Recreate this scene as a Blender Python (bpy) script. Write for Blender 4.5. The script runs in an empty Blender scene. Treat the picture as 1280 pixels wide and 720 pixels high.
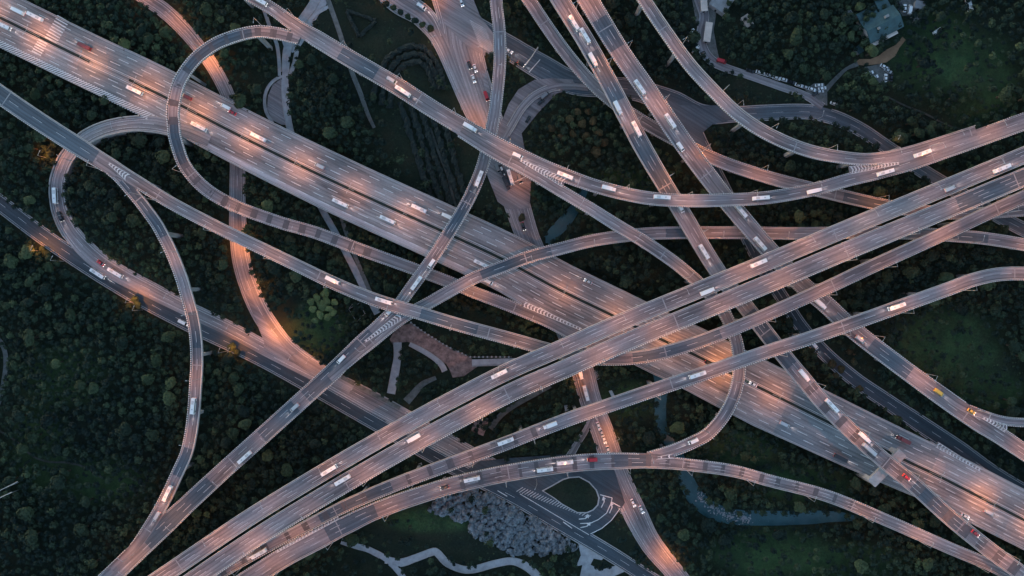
import bpy, bmesh, math, random
import numpy as np
from mathutils import Vector
SC = bpy.context.scene
COL = SC.collection
rnd = random.Random(7)
rng = np.random.default_rng(11)

# ------------------------------------------------------------------ camera, sky, sun, exposure
H = 400.0                      # flying height of the camera, metres
MPP = 0.45                     # metres on the ground for one photo pixel
cam = bpy.data.cameras.new('camera'); camo = bpy.data.objects.new('camera', cam); COL.objects.link(camo)
camo.location = (0, 0, H); camo.rotation_euler = (0, 0, 0)
cam.sensor_width = 36; cam.sensor_fit = 'HORIZONTAL'
cam.lens = 18.0 / (640 * MPP / H)
cam.clip_end = 8000; cam.clip_start = 1
SC.camera = camo

SUN_EL, SUN_AZ = math.radians(6), math.radians(300)
world = bpy.data.worlds.new('World'); SC.world = world; world.use_nodes = True
nt = world.node_tree; nt.nodes.clear()
sky = nt.nodes.new('ShaderNodeTexSky'); sky.sky_type = 'NISHITA'; sky.sun_disc = False
sky.sun_elevation = SUN_EL; sky.sun_rotation = SUN_AZ; sky.altitude = 300; sky.ozone_density = 1.5; sky.air_density = 1.0; sky.dust_density = .6
bg = nt.nodes.new('ShaderNodeBackground'); bg.inputs['Strength'].default_value = 0.15
wo = nt.nodes.new('ShaderNodeOutputWorld')
nt.links.new(sky.outputs[0], bg.inputs[0]); nt.links.new(bg.outputs[0], wo.inputs[0])
sun = bpy.data.lights.new('sun', 'SUN'); sun.energy = 0.10; sun.angle = math.radians(12); sun.color = (1, .86, .74)
suno = bpy.data.objects.new('sun', sun); COL.objects.link(suno)
sd = Vector((math.sin(SUN_AZ) * math.cos(SUN_EL), math.cos(SUN_AZ) * math.cos(SUN_EL), math.sin(SUN_EL)))
suno.rotation_euler = (-sd).to_track_quat('-Z', 'Y').to_euler()
SC.view_settings.view_transform = 'Standard'; SC.view_settings.look = 'None'
SC.view_settings.exposure = 1.95; SC.view_settings.gamma = 1
SC.view_settings.use_curve_mapping = False
SC.cycles.use_denoising = True
SC.cycles.max_bounces = 4
SC.cycles.sample_clamp_indirect = 4
LAMP_COL = (1.0, 0.34, 0.09)
LAMP_W = 1350.0

# ------------------------------------------------------------------ helpers
def W(px, py, z=0.0):
    s = MPP * (H - z) / H
    return ((px - 640) * s, (360 - py) * s, z)

def tag(o, label=None, cat=None, group=None, kind=None):
    if label: o['label'] = label
    if cat: o['category'] = cat
    if group: o['group'] = group
    if kind: o['kind'] = kind
    return o

def link(name, me, mat=None, parent=None):
    o = bpy.data.objects.new(name, me); COL.objects.link(o)
    if mat is not None and me is not None and len(me.materials) == 0: me.materials.append(mat)
    if parent is not None: o.parent = parent
    return o

def empty(name, loc=(0, 0, 0), rz=0.0):
    o = bpy.data.objects.new(name, None); COL.objects.link(o)
    o.location = loc; o.rotation_euler = (0, 0, rz); o.empty_display_size = .5
    return o

def mesh_np(name, V, F, uv=None, smooth=False):
    """V (n,3), F list/array of equal-size faces; uv per loop"""
    me = bpy.data.meshes.new(name)
    V = np.asarray(V, dtype=np.float32); F = np.asarray(F, dtype=np.int32)
    k = F.shape[1]
    me.vertices.add(len(V)); me.vertices.foreach_set('co', V.ravel())
    me.loops.add(F.size); me.loops.foreach_set('vertex_index', F.ravel())
    me.polygons.add(len(F)); me.polygons.foreach_set('loop_start', np.arange(0, F.size, k, dtype=np.int32))
    me.polygons.foreach_set('loop_total', np.full(len(F), k, dtype=np.int32))
    if uv is not None:
        l = me.uv_layers.new(name='UVMap'); l.data.foreach_set('uv', np.asarray(uv, dtype=np.float32).ravel())
    me.update(calc_edges=True)
    me.validate()
    if smooth: me.polygons.foreach_set('use_smooth', np.ones(len(me.polygons), dtype=bool))
    return me

class MB:
    """collects boxes, cylinders and loose faces into one mesh"""
    def __init__(s): s.v = []; s.f = []
    def add(s, vs, fs):
        o = len(s.v); s.v += [tuple(v) for v in vs]; s.f += [tuple(i + o for i in f) for f in fs]
    def box(s, c, d, rz=0.0, taper=1.0):
        x, y, z = d[0] / 2, d[1] / 2, d[2] / 2; ca, sa = math.cos(rz), math.sin(rz)
        vs = []
        for k, t in ((-1, 1), (1, taper)):
            for i, j in ((-1, -1), (1, -1), (1, 1), (-1, 1)):
                a, b = i * x * t, j * y * t
                vs.append((c[0] + a * ca - b * sa, c[1] + a * sa + b * ca, c[2] + k * z))
        s.add(vs, [(0, 3, 2, 1), (4, 5, 6, 7), (0, 1, 5, 4), (1, 2, 6, 5), (2, 3, 7, 6), (3, 0, 4, 7)])
    def tube(s, a, b, r0, r1=None, n=8, cap=True):
        r1 = r0 if r1 is None else r1; a = Vector(a); b = Vector(b); d = (b - a).normalized()
        u = d.orthogonal().normalized(); w = d.cross(u); vs = []
        for p, r in ((a, r0), (b, r1)):
            for i in range(n):
                t = 2 * math.pi * i / n; vs.append(p + u * math.cos(t) * r + w * math.sin(t) * r)
        fs = [(i, (i + 1) % n, n + (i + 1) % n, n + i) for i in range(n)]
        if cap: fs += [tuple(range(n - 1, -1, -1)), tuple(range(n, 2 * n))]
        s.add(vs, fs)
    def mesh(s, name, smooth=False):
        me = bpy.data.meshes.new(name); me.from_pydata(s.v, [], s.f); me.update()
        if smooth:
            for p in me.polygons: p.use_smooth = True
        return me
    def build(s, name, mat, parent=None, smooth=False):
        return link(name, s.mesh(name, smooth), mat, parent)

# ------------------------------------------------------------------ materials
def newmat(name):
    m = bpy.data.materials.new(name); m.use_nodes = True
    n = m.node_tree; b = n.nodes['Principled BSDF']; return m, n, b
def N(n, t, **kw):
    x = n.nodes.new(t)
    for k, v in kw.items(): setattr(x, k, v)
    return x
def ramp(n, src, stops):
    r = N(n, 'ShaderNodeValToRGB'); e = r.color_ramp.elements
    while len(e) < len(stops): e.new(0.5)
    for i, (p, c) in enumerate(stops):
        e[i].position = p; e[i].color = (*c, 1) if len(c) == 3 else c
    n.links.new(src, r.inputs[0]); return r.outputs[0]
def noise(n, vec, scale, detail=3, rough=.55, dist=0):
    t = N(n, 'ShaderNodeTexNoise'); t.inputs['Scale'].default_value = scale
    t.inputs['Detail'].default_value = detail; t.inputs['Roughness'].default_value = rough
    t.inputs['Distortion'].default_value = dist
    if vec is not None: n.links.new(vec, t.inputs['Vector'])
    return t.outputs[0]
def mapping(n, src, scale, loc=(0, 0, 0)):
    m = N(n, 'ShaderNodeMapping'); m.inputs['Scale'].default_value = scale; m.inputs['Location'].default_value = loc
    n.links.new(src, m.inputs[0]); return m.outputs[0]
def mix(n, fac, a, b, mode='MIX'):
    m = N(n, 'ShaderNodeMix', data_type='RGBA', blend_type=mode)
    if isinstance(fac, (int, float)): m.inputs[0].default_value = fac
    else: n.links.new(fac, m.inputs[0])
    for i, c in ((6, a), (7, b)):
        if isinstance(c, tuple): m.inputs[i].default_value = (*c, 1)
        else: n.links.new(c, m.inputs[i])
    return m.outputs[2]

def asphalt(name, dark, light, rough=.75, track=.5):
    """worn road surface: lengthwise streaks, wheel tracks, resurfaced lengths, grain"""
    m, n, b = newmat(name)
    uv = N(n, 'ShaderNodeUVMap').outputs[0]
    geo = N(n, 'ShaderNodeNewGeometry').outputs['Position']
    streak = noise(n, mapping(n, uv, (.006, .9, 1)), 1, 4, .75)
    broad = noise(n, mapping(n, uv, (.02, .12, 1)), 1, 3, .6)
    grain = noise(n, geo, 1.7, 4, .75)
    c = ramp(n, streak, [(.43, dark), (.58, light)])
    c = mix(n, .6, c, ramp(n, broad, [(.35, tuple(x * .72 for x in dark)), (.65, tuple(min(1, x * 1.15) for x in light))]))
    c = mix(n, .35, c, ramp(n, grain, [(.25, (.25, .25, .25)), (.75, (.85, .85, .85))]), 'OVERLAY')
    # wheel tracks: two darker lines in each lane
    sep = N(n, 'ShaderNodeSeparateXYZ'); n.links.new(uv, sep.inputs[0])
    mm = N(n, 'ShaderNodeMath', operation='MULTIPLY'); mm.inputs[1].default_value = 2 * math.pi / 1.83
    n.links.new(sep.outputs[1], mm.inputs[0])
    sn = N(n, 'ShaderNodeMath', operation='SINE'); n.links.new(mm.outputs[0], sn.inputs[0])
    tr = ramp(n, sn.outputs[0], [(.35, (1, 1, 1)), (1, (.62, .62, .64))])
    c = mix(n, track, c, tr, 'MULTIPLY')
    # lengths laid at different times: hard-edged tone changes along the road
    br = N(n, 'ShaderNodeTexVoronoi'); br.feature = 'F1'; br.voronoi_dimensions = '1D'; br.inputs['Scale'].default_value = .035
    n.links.new(sep.outputs[0], br.inputs['W'])
    tone = ramp(n, br.outputs['Color'], [(0, (.72, .74, .78)), (1, (1.0, .98, .97))])
    c = mix(n, .55, c, tone, 'MULTIPLY')
    n.links.new(c, b.inputs['Base Color']); b.inputs['Roughness'].default_value = rough
    return m

M = {}
M['deck'] = asphalt('deck asphalt', (.095, .086, .094), (.30, .264, .274))
M['main'] = asphalt('highway asphalt', (.12, .104, .108), (.38, .325, .318), track=.6)
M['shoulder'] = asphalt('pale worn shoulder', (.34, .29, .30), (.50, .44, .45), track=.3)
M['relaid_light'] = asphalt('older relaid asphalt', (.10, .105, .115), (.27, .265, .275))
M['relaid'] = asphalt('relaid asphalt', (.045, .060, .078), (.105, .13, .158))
M['ground_road'] = asphalt('road asphalt', (.125, .112, .120), (.34, .305, .315))
M['new_road'] = asphalt('new asphalt', (.024, .034, .048), (.06, .078, .098), track=.3)

def plain(name, col, rough=.7, var=.25, scale=.8, metal=0, col2=None):
    m, n, b = newmat(name)
    g = N(n, 'ShaderNodeNewGeometry').outputs['Position']
    d = tuple(x * (1 - var) for x in col); l = tuple(min(1, x * (1 + var)) for x in (col2 or col))
    c = ramp(n, noise(n, g, scale, 4, .65), [(.3, d), (.7, l)])
    n.links.new(c, b.inputs['Base Color']); b.inputs['Roughness'].default_value = rough; b.inputs['Metallic'].default_value = metal
    return m
M['concrete'] = plain('concrete', (.33, .31, .31), .85, .25, .3)
M['girder'] = plain('girder concrete', (.24, .23, .235), .85, .2, .2)
M['white_line'] = plain('road paint', (.62, .60, .60), .6, .25, .5)
M['faded_line'] = plain('worn road paint', (.47, .44, .44), .6, .4, .9)
M['path'] = plain('pale paving', (.36, .35, .37), .8, .22, .35)
M['path_dim'] = plain('worn path', (.13, .13, .125), .9, .35, .5)
M['dirt'] = plain('dirt track', (.05, .052, .045), .95, .4, .5)
M['plaza'] = plain('brown paving', (.13, .085, .08), .85, .45, .35, col2=(.24, .155, .14))
M['yard'] = plain('packed earth', (.30, .17, .10), .95, .3, .15)
M['steel'] = plain('galvanised steel', (.45, .45, .46), .45, .1, 2, .6)
M['band'] = plain('patching asphalt', (.095, .09, .098), .85, .2, .5)
M['joint'] = plain('expansion joint', (.27, .26, .27), .6, .15, 1)
M['joint_light'] = plain('roof unit', (.5, .49, .5), .6, .1, 1)
M['rubber'] = plain('tyre rubber', (.02, .02, .02), .8, .1)
M['glass'] = plain('car glass', (.015, .018, .022), .12, .1)
M['bark'] = plain('bark', (.09, .065, .045), .9, .3, 3)
M['rock'] = plain('grey rock', (.045, .05, .058), .85, .5, .5, col2=(.145, .16, .18))
M['teal_roof'] = plain('teal metal roof', (.03, .07, .078), .6, .35, .3)
M['white_wall'] = plain('cream fascia', (.55, .45, .40), .7, .15, .3)
M['grey_roof'] = plain('grey sheet roof', (.2, .2, .21), .6, .25, .4)
M['hedge'] = plain('clipped hedge', (.010, .018, .016), .9, .45, 1.1)
M['kerb'] = plain('kerb stone', (.36, .34, .34), .8, .2, .5)

# parapet: concrete upstand with light reflective panels and dark openings in turn
def parapet_mat(name, a, bcol, period):
    m, n, b = newmat(name)
    uv = N(n, 'ShaderNodeUVMap').outputs[0]; sep = N(n, 'ShaderNodeSeparateXYZ'); n.links.new(uv, sep.inputs[0])
    f = N(n, 'ShaderNodeMath', operation='MULTIPLY'); f.inputs[1].default_value = 1 / period; n.links.new(sep.outputs[0], f.inputs[0])
    fr = N(n, 'ShaderNodeMath', operation='FRACT'); n.links.new(f.outputs[0], fr.inputs[0])
    gt = N(n, 'ShaderNodeMath', operation='GREATER_THAN'); gt.inputs[1].default_value = .42; n.links.new(fr.outputs[0], gt.inputs[0])
    c = mix(n, gt.outputs[0], bcol, a)
    g = N(n, 'ShaderNodeNewGeometry').outputs['Position']
    c = mix(n, .5, c, ramp(n, noise(n, g, .25, 3), [(.3, (.6, .6, .6)), (.7, (1, 1, 1))]), 'MULTIPLY')
    n.links.new(c, b.inputs['Base Color']); b.inputs['Roughness'].default_value = .7
    return m
M['parapet'] = parapet_mat('parapet panels', (.66, .62, .63), (.13, .12, .13), 1.2)
M['parapet_plain'] = parapet_mat('weathered parapet', (.44, .40, .40), (.40, .37, .37), 9)

def foliage(name, stops, attr):
    m, n, b = newmat(name)
    if attr:
        a = N(n, 'ShaderNodeAttribute'); a.attribute_name = 'tint'; f = a.outputs['Fac']
    else:
        f = N(n, 'ShaderNodeObjectInfo').outputs['Random']
    c = ramp(n, f, stops)
    g = N(n, 'ShaderNodeNewGeometry').outputs['Position']
    c = mix(n, .8, c, ramp(n, noise(n, g, 1.3, 3, .7), [(.3, (.45, .5, .45)), (.75, (1.25, 1.2, 1.1))]), 'MULTIPLY')
    c = mix(n, .6, c, ramp(n, noise(n, g, .012, 3, .6), [(.35, (.5, .6, .72)), (.66, (1.5, 1.45, 1.1))]), 'MULTIPLY')
    n.links.new(c, b.inputs['Base Color']); b.inputs['Roughness'].default_value = .8
    b.inputs['Specular IOR Level'].default_value = .15
    return m
FST = [(0, (.013, .024, .023)), (.25, (.023, .038, .032)), (.5, (.034, .052, .034)), (.72, (.045, .063, .041)), (.88, (.057, .081, .050)), (1, (.082, .102, .057))]
M['leaf_wood'] = foliage('woodland leaves', FST, True)
M['leaf'] = foliage('tree leaves', FST, False)
M["leaf_pale"] = foliage("pale leaves", [(0, (.12, .16, .08)), (1, (.16, .20, .095))], False)
M['leaf_scrub'] = foliage('brown scrub leaves', [(0, (.07, .055, .035)), (1, (.10, .085, .05))], False)

def emit(name, col, s):
    m, n, b = newmat(name)
    b.inputs['Base Color'].default_value = (*col, 1); b.inputs['Emission Color'].default_value = (*col, 1)
    b.inputs['Emission Strength'].default_value = s; return m
M['lamp_glow'] = emit('lamp lens', (1, .55, .25), 6)
M['headlight'] = emit('headlight', (1, .93, .85), 1.5)
M['taillight'] = emit('tail light', (1, .05, .05), .35)
PAINT = {}
def paint(cname):
    if cname in PAINT: return PAINT[cname]
    c = dict(white=(.8, .78, .78), red=(.45, .02, .03), dark=(.02, .022, .028), silver=(.45, .46, .48), yellow=(.75, .42, .06),
             maroon=(.16, .03, .03), grey=(.2, .2, .21), blue=(.05, .12, .3))[cname]
    m, n, b = newmat(cname + ' paint'); b.inputs['Base Color'].default_value = (*c, 1); b.inputs['Roughness'].default_value = .35
    b.inputs['Coat Weight'].default_value = .4; PAINT[cname] = m; return m

# ------------------------------------------------------------------ the roads, traced point by point: (photo x, photo y, width in photo px, height in metres)
class Road: pass
ROADS = {}
def spline(P, step):
    """centripetal-ish Catmull-Rom through rows of P (x,y,z,w)"""
    P = np.asarray(P, float); Q = np.vstack([2 * P[0] - P[1], P, 2 * P[-1] - P[-2]])
    out = []
    for i in range(1, len(Q) - 2):
        p0, p1, p2, p3 = Q[i - 1], Q[i], Q[i + 1], Q[i + 2]
        L = np.linalg.norm(p2[:2] - p1[:2])
        d0 = max(np.linalg.norm(p1[:2] - p0[:2]), .1); d2 = max(np.linalg.norm(p3[:2] - p2[:2]), .1)
        m1 = ((p2 - p0) / (d0 + L)) * L; m2 = ((p3 - p1) / (L + d2)) * L
        k = max(2, int(math.ceil(L / step)))
        for t in np.arange(k) / k:
            h00 = 2 * t**3 - 3 * t**2 + 1; h10 = t**3 - 2 * t**2 + t; h01 = -2 * t**3 + 3 * t**2; h11 = t**3 - t**2
            v = h00 * p1 + h10 * m1 + h01 * p2 + h11 * m2
            v[2:] = p1[2:] + (p2[2:] - p1[2:]) * (3 * t * t - 2 * t**3)
            out.append(v)
    out.append(P[-1]); return np.array(out)

def mk(name, pts, phrase, kind='deck', step=2.5, **kw):
    r = Road(); r.name = name; r.phrase = phrase; r.kind = kind; r.kw = kw
    zo = .012 * (len(ROADS) + 1)
    P = []
    for (px, py, w, z) in pts:
        x, y, _ = W(px, py, z); P.append((x, y, z + zo, w * MPP * (H - z) / H / 2))
    S = spline(P, step)
    if 'off' in kw: pass
    r.C = S[:, :3]; r.hw = S[:, 3]
    T = np.gradient(r.C[:, :2], axis=0); T /= np.linalg.norm(T, axis=1)[:, None]
    r.T = T; r.N = np.stack([-T[:, 1], T[:, 0]], 1)
    if 'off' in kw:                                  # parallel carriageway: shift sideways
        r.C[:, :2] += r.N * kw['off']
    r.s = np.concatenate([[0], np.cumsum(np.linalg.norm(np.diff(r.C, axis=0), axis=1))])
    r.wl = r.hw.copy(); r.wr = r.hw.copy()
    ROADS[name] = r; return r

def near(r, X, Y):
    d2 = (r.C[None, :, 0] - X[:, None])**2 + (r.C[None, :, 1] - Y[:, None])**2
    i = d2.argmin(1); return np.sqrt(d2[np.arange(len(X)), i]), i
def covers(r, X, Y, Z, margin=.4, dz=2.6):
    d, i = near(r, X, Y)
    v = np.stack([X, Y], 1) - r.C[i, :2]
    al = np.abs((v * r.T[i]).sum(1)); la = (v * r.N[i]).sum(1)
    lim = np.where(la > 0, r.wl[i], r.wr[i])
    return (np.abs(la) < lim - margin) & (al < 3) & (np.abs(r.C[i, 2] - Z) < dz)

def path_pts(a): return a
# --- elevated
mk('main', [(-60,-7,68,9),(0,22,68,9),(112,77,67,9),(162,100,67,9),(207,122,67,9),(320,180,67,9),(430,233,69,9),(555,290,69,9),(630,325,69,9),(695,360,70,9),(767,395,72,9),(826,424,76,9),(865,442,77,9),(940,480,80,9),(1000,510,78,9),(1070,545,76,9),(1135,577,69,9),(1177,597,69,9),(1280,650,69,9),(1340,681,69,9)],
   'wide main highway', lanes=8, mat='main')
m_ = ROADS['main']
mx = m_.C[:, 0] / MPP / ((H - 9) / H) + 640
m_.wl = np.interp(mx, [0, 1400], [33.5, 34.5]) * MPP * (H - 9) / H
m_.wr = np.interp(mx, [0, 200, 420, 640, 795, 960, 1090, 1180, 1300], [33.5, 33.5, 37.5, 38, 43, 46, 40, 35, 33.5]) * MPP * (H - 9) / H
mk('loop', [(374,50,12,26),(366,47,15,26),(345,42,15,26),(320,40,15,26),(279,51,15.5,25),(249,70,15.5,24),(227,98,15.5,23),(217,132,15.5,21),(218,165,15.5,19.5),(222,182,15.5,18.5),(232,208,15.5,17.5),(256,235,16,16),(291,256,15.5,14.5),(350,278,15.5,12.5),(395,291,15.5,11.5),(445,310,15.5,10.6),(495,328,15,10),(555,350,15,9.6),(592,365,15,9.3),(639,383,15,9),(686,403,14,9),(720,421,14,9),(760,441,14,9)],
   'teardrop loop ramp at upper left', lanes=1, bands=(9, 3.2, 0, .62))
mk('north_sweep', [(270,-32,15,26),(305,-9,15,26),(340,11,15.5,26),(368,31,17,26),(400,51,21,26),(440,75,21.5,26),(495,107,21.5,26),(545,139,21.5,26),(600,171,22,26),(640,192,22,26),(690,213,18,26),(745,233,16.5,26),(805,247,16.5,26),(858,251,16,26),(910,250,16,26),(960,247,16,26),(1017,237,16,26),(1060,225,16.5,26),(1100,214.5,18,26),(1140,202,21,26),(1167,192.5,21.5,26),(1230,170,22,26),(1280,152,22,26),(1340,131,22,26)],
   'long sweeping ramp across the top', lanes=2)
mk('south_branch', [(575,165,13,26),(620,193,14,26),(660,214,15,26),(698,237,15,26),(735,259,15,26),(775,284,15.5,25),(805,302,15.5,24),(840,326,15.5,23),(868,349,15.5,22),(890,371,15.5,20.5),(905,391,15.5,19.5),(919,423,15.5,18),(924,455,15.5,17),(920,485,15.5,16),(908,514,15.5,15.5),(886,541,15.5,15),(865,553,15.5,15),(840,563,15,15),(810,571,13,15)],
   'branch ramp curling down through the middle', lanes=2)
mk('north_east', [(790,-25,16,26),(805,0,16,26),(832,40,16,26),(860,79,16.5,26),(889,111,16.5,26),(922,143,16.5,26),(960,168,16.5,26),(1010,188.5,16,26),(1060,198,15.5,26),(1090,199,15,26),(1130,192,15,26),(1175,178,14,26),(1220,163,13,26)],
   'curving ramp coming from top right', lanes=2, plain_left=1)
mk('red_underpass', [(640,-28,16,12),(661,0,16,12),(686,37,16,12),(711,71,16,12),(740,104,16,12),(770,130,16,12),(805,153,16,12),(850,178,16,12),(900,202,16,12),(960,222,16,12),(1010,235,16,12),(1060,247,16,12),(1110,258,16,12),(1160,265,16,12),(1210,267,15,12),(1250,265,15,12),(1290,262,15,12),(1340,258,15,12)],
   'low ramp running under the twin north bridges', lanes=2)
mk('north_bridge', [(687,-22,22,20),(700,0,22,20),(734,55,22,20),(765,111,22,20),(801,180,22,20),(836,240,21,20),(848,259,21,20),(898,341,20.5,20),(930,381,20,20),(954,412,20,20),(979,444,20,20),(1004,474,20,20),(1030,505,20,20),(1068,543,20,20),(1110,580,20,20),(1142,606,20,20),(1187,647,20,20),(1230,682,20,20),(1270,712,20,20),(1310,742,20,20)],
   'left one of the two long north bridges', lanes=3, bands=(11, 4.2, .58, 1), plain_left=1, plain_right=1)
mk('twin_bridge', [(720,-25,25,20),(735,0,25,20),(775,65,24,20),(808,112,24,20),(854,179,24,20),(901,242,23,20),(916,260,22.5,20),(958,309,22,20),(1000,354,22,20),(1029,378,22,20),(1067,413,22,20),(1128,460,22,20),(1183,500,23,20),(1222,527,23,20),(1250,545,21,20),(1290,572,20,20),(1330,599,20,20)],
   'right one of the two long north bridges', lanes=3)
mk('east_spur', [(1175,488,10,20),(1200,506,11,20),(1228,518,11,20),(1256,526,11,20),(1290,528,11,20),(1340,526,11,20)],
   'short spur ramp at the right edge', lanes=1)
mk('upper_left_ramp', [(620,-30,15.5,16),(620,0,15.5,16),(624,37,15.5,16),(625,75,15.5,16),(622,112,15.5,16),(617,150,15.5,16),(607,194,15.5,16),(600,217,15.5,16),(588,245,15.5,16),(573,272,15.5,16),(555,301,15.5,16),(535,331,15.5,16),(514,360,15.5,16),(497,383,15,16),(476,404,15,16),(445,435,19,16),(418,463,21.5,16),(382,496,21.5,16),(340,534,21.5,16),(310,561,21.5,16),(280,588,21.5,16),(240,625,22,16),(207,656,24,16),(170,691,24,16),(145,715,24,16),(110,748,24,16)],
   'diagonal viaduct from top centre to lower left', lanes=3)
mk('middle_arc', [(412,473,11,16),(440,449,12,16),(470,424,14,16),(502,398,15,16),(536,379,15.5,16),(564,363,15.5,16),(592,348,15.5,16),(630,333,15.5,16),(662,321,15.5,16),(700,311,15.5,16),(740,301,15.5,16),(780,295,15.5,16),(815,292,15.5,16),(855,291,15.5,16),(890,291,15.5,16),(930,291,15.5,16),(997,292,15.5,16),(1060,291,15.5,16),(1120,291,15.5,16),(1180,294,15.5,16),(1220,297,15.5,16),(1250,301,15.5,16),(1290,308,15.5,16),(1340,319,15.5,16)],
   'arched ramp through the middle', lanes=2)
mk('long_ramp', [(-50,82,23,24),(0,118,23,24),(50,152,23,24),(95,181,23,24),(130,203,21,24),(165,223,16,24),(215,254,15.5,24),(278,287,15.5,24),(320,307,15.5,24),(370,331,15.5,24),(420,355,16,24),(470,375,16.5,24),(520,390,16.5,24.5),(570,405,16.5,25),(640,424,16.5,26),(690,438,16.5,26),(735,447,16.5,26),(780,448,16.5,26),(818,443,16.5,26),(865,430,16.5,26),(916,411,16.5,26),(972,387,16.5,26),(1030,361,17,26),(1085,335,17,26),(1160,301,17,26),(1235,266,17,26),(1282,245,17,26),(1340,218,17,26)],
   'long S-curved ramp from the left edge', lanes=2, plain_left=1)
mk('left_arc', [(120,201,10,24),(145,218,13,24),(163,237,14,23.5),(182,260,14.5,23),(200,286,14.5,22),(219,325,14.5,21),(231,359,15,20),(243,405,15,19),(246.5,440,15,18.5),(246,468,15,18),(241,530,15,17),(234,565,15,16.5),(223,590,15,16),(207,624,15,16),(190,653,14,16),(168,684,12,16),(140,712,11,16)],
   'tall thin arc ramp on the left', lanes=2, plain_left=1)
big = [(170,757),(225,720),(320,656),(415,598),(512,542),(575,508),(640,475),(700,449),(780,414),(870,377),(960,340),(1065,296),(1170,252.5),(1280,207),(1350,178)]
mk('big_upper', [(x, y, 21, 33) for x, y in big], 'upper carriageway of the straight twin viaduct', lanes=4, off=12.2 * MPP * (H - 33) / H, plain_left=1, plain_right=1)
mk('big_lower', [(x, y, 23, 33) for x, y in big], 'lower carriageway of the straight twin viaduct', lanes=4, off=-13.4 * MPP * (H - 33) / H, plain_left=1)
mk('east_ramp', [(1340,345,17,26),(1282,342,17,26),(1247,343,17,26),(1215,350,17,26),(1185,361,17,26),(1135,379,17,26),(1085,397,17,26),(1010,423,17,26),(960,439,17,26),(890,463,17.5,26),(815,488,17.5,26),(765,505,17.5,26),(715,522,17.5,26),(665,541,17,26),(640,551,17,26),(570,577,17,26),(495,605,17,25),(432,632,16,24),(395,651,15,23),(357,671,14,22),(320,691,14,22),(285,711,14,22),(240,738,14,22)],
   'long straight ramp crossing to the right edge', lanes=2, bands=(12, 3, .58, 1), plain_right=1)
mk('south_arc', [(1330,750,15,15),(1270,722,15,15),(1235,705,15,15),(1185,684,15,15),(1110,651,15,15),(1035,620,15,15),(960,600,15,15),(915,588,15,15),(855,580,15,15),(815,576,18,15),(765,576,20.5,15),(715,579,21,15.5),(640,590,21,17),(570,605,21,18.5),(520,620,21,19.5),(470,638,21.5,20.5),(432,656,23,21.5),(395,675,25,22),(357,695,25,22),(322,717,25,22),(285,741,25,22)],
   'broad bottom ramp curving to lower left', lanes=3, bands=(10, 2.2, .25, .72), plain_left=1)
# --- on the ground
def g(name, pts, phrase, mat='ground_road', **kw):
    mk(name, [(p[0], p[1], p[2], p[3] if len(p) > 3 else .03) for p in pts], phrase, kind='ground', mat=mat, **kw)
g('west_road', [(-60,208,18),(-20,240,18),(0,254,19),(50,292,19),(100,326,19),(160,364,18),(230,402,17),(320,445,17),(400,489,17),(470,529,17),(560,580,17),(640,620,17),(700,655,17),(760,690,17),(820,728,17),(870,758,17)], 'dark diagonal road at lower left', mat='new_road', lanes=2)
g('west_loop', [(262,176,14,9),(235,164,16,9),(207,158,19,9),(190,155,19,9),(165,155,17,8.6),(140,159,17,7.6),(112,170,17,6),(88,192,17,4),(74,222,18,2.6),(74,256,18,1.6),(86,285,20,1),(110,314,22,.5),(140,337,22,.2),(185,361,20),(230,384,18),(290,413,18),(340,440,18),(400,468,22),(470,505,25),(530,538,24),(590,571,22),(640,597,20),(690,620,18)], 'pale road looping at the left', lanes=2)
g('north_west_lane', [(150,-28,15),(178,-5,16),(205,13,17),(232,39,16),(255,67,15),(271,91,15),(286,122,15),(295,160,16),(297,200,17),(297,250,18),(298,290,20),(303,330,21),(316,369,22),(333,402,22),(362,437,20),(400,463,18),(440,485,14)], 'orange lit lane at upper left', lanes=2)
g('garden_lane', [(405,-20,10),(390,8,10),(372,34,9),(360,60,9),(357,90,8),(357,120,8),(362,158,7),(375,200,7),(402,260,6.5),(420,292,6.5),(440,330,7),(456,362,7),(472,392,7)], 'pinkish garden lane', mat='path', lanes=0)
g('cross_road', [(555,-30,44),(564,0,44),(572,25,46),(578,60,46),(594,110,40),(612,160,38),(632,210,36),(646,255,30),(661,300,27),(683,350,27),(704,400,27),(727,460,26),(738,500,25),(754,542,26),(770,590,28),(793,640,28),(813,678,25),(842,714,22),(870,750,22)], 'main north to south street', lanes=4)
g('feeder', [(470,-22,26),(500,2,30),(530,22,26),(550,52,17),(566,90,14),(583,130,13),(600,165,13),(618,205,12)], 'street bending in from top centre', lanes=1)
g('east_street', [(588,28,22),(612,45,26),(640,62,28),(680,86,30),(715,103,28),(760,109,25),(800,114,25),(840,130,32),(880,143,22),(920,143,18),(960,141,18),(1010,140,17),(1042,147,17),(1075,162,16),(1105,182,16),(1155,215,16),(1210,248,16),(1260,277,16),(1330,312,16)], 'blue grey street running to the right', mat='relaid', lanes=2)
g('river_road', [(862,150,18),(876,180,16),(893,212,14),(912,250,14),(935,300,14),(958,342,15),(980,376,15),(1001,408,15),(1030,441,16),(1068,474,17),(1110,503,18),(1150,530,20),(1200,563,20),(1240,592,20),(1300,628,20)], 'dark service road beside the highway', mat='new_road', lanes=2)
g('village_road', [(868,-25,10),(874,0,11),(880,20,11),(876,42,10),(878,60,11),(887,74,11),(904,84,9),(934,94,8),(971,107,8),(1009,121,8),(1028,134,9)], 'narrow village road at top right', lanes=0)
g('yard_track', [(1026,120,7),(1034,110,6),(1048,95,5),(1058,86,4),(1072,80,6)], 'track up to the yard', mat='path_dim', lanes=0)
g('garden_path', [(322,-8,3),(330,12,3),(338,35,3),(346,55,3),(349,75,3),(350,95,3)], 'thin path left of the pinkish garden lane', mat='path', lanes=0)
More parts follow.
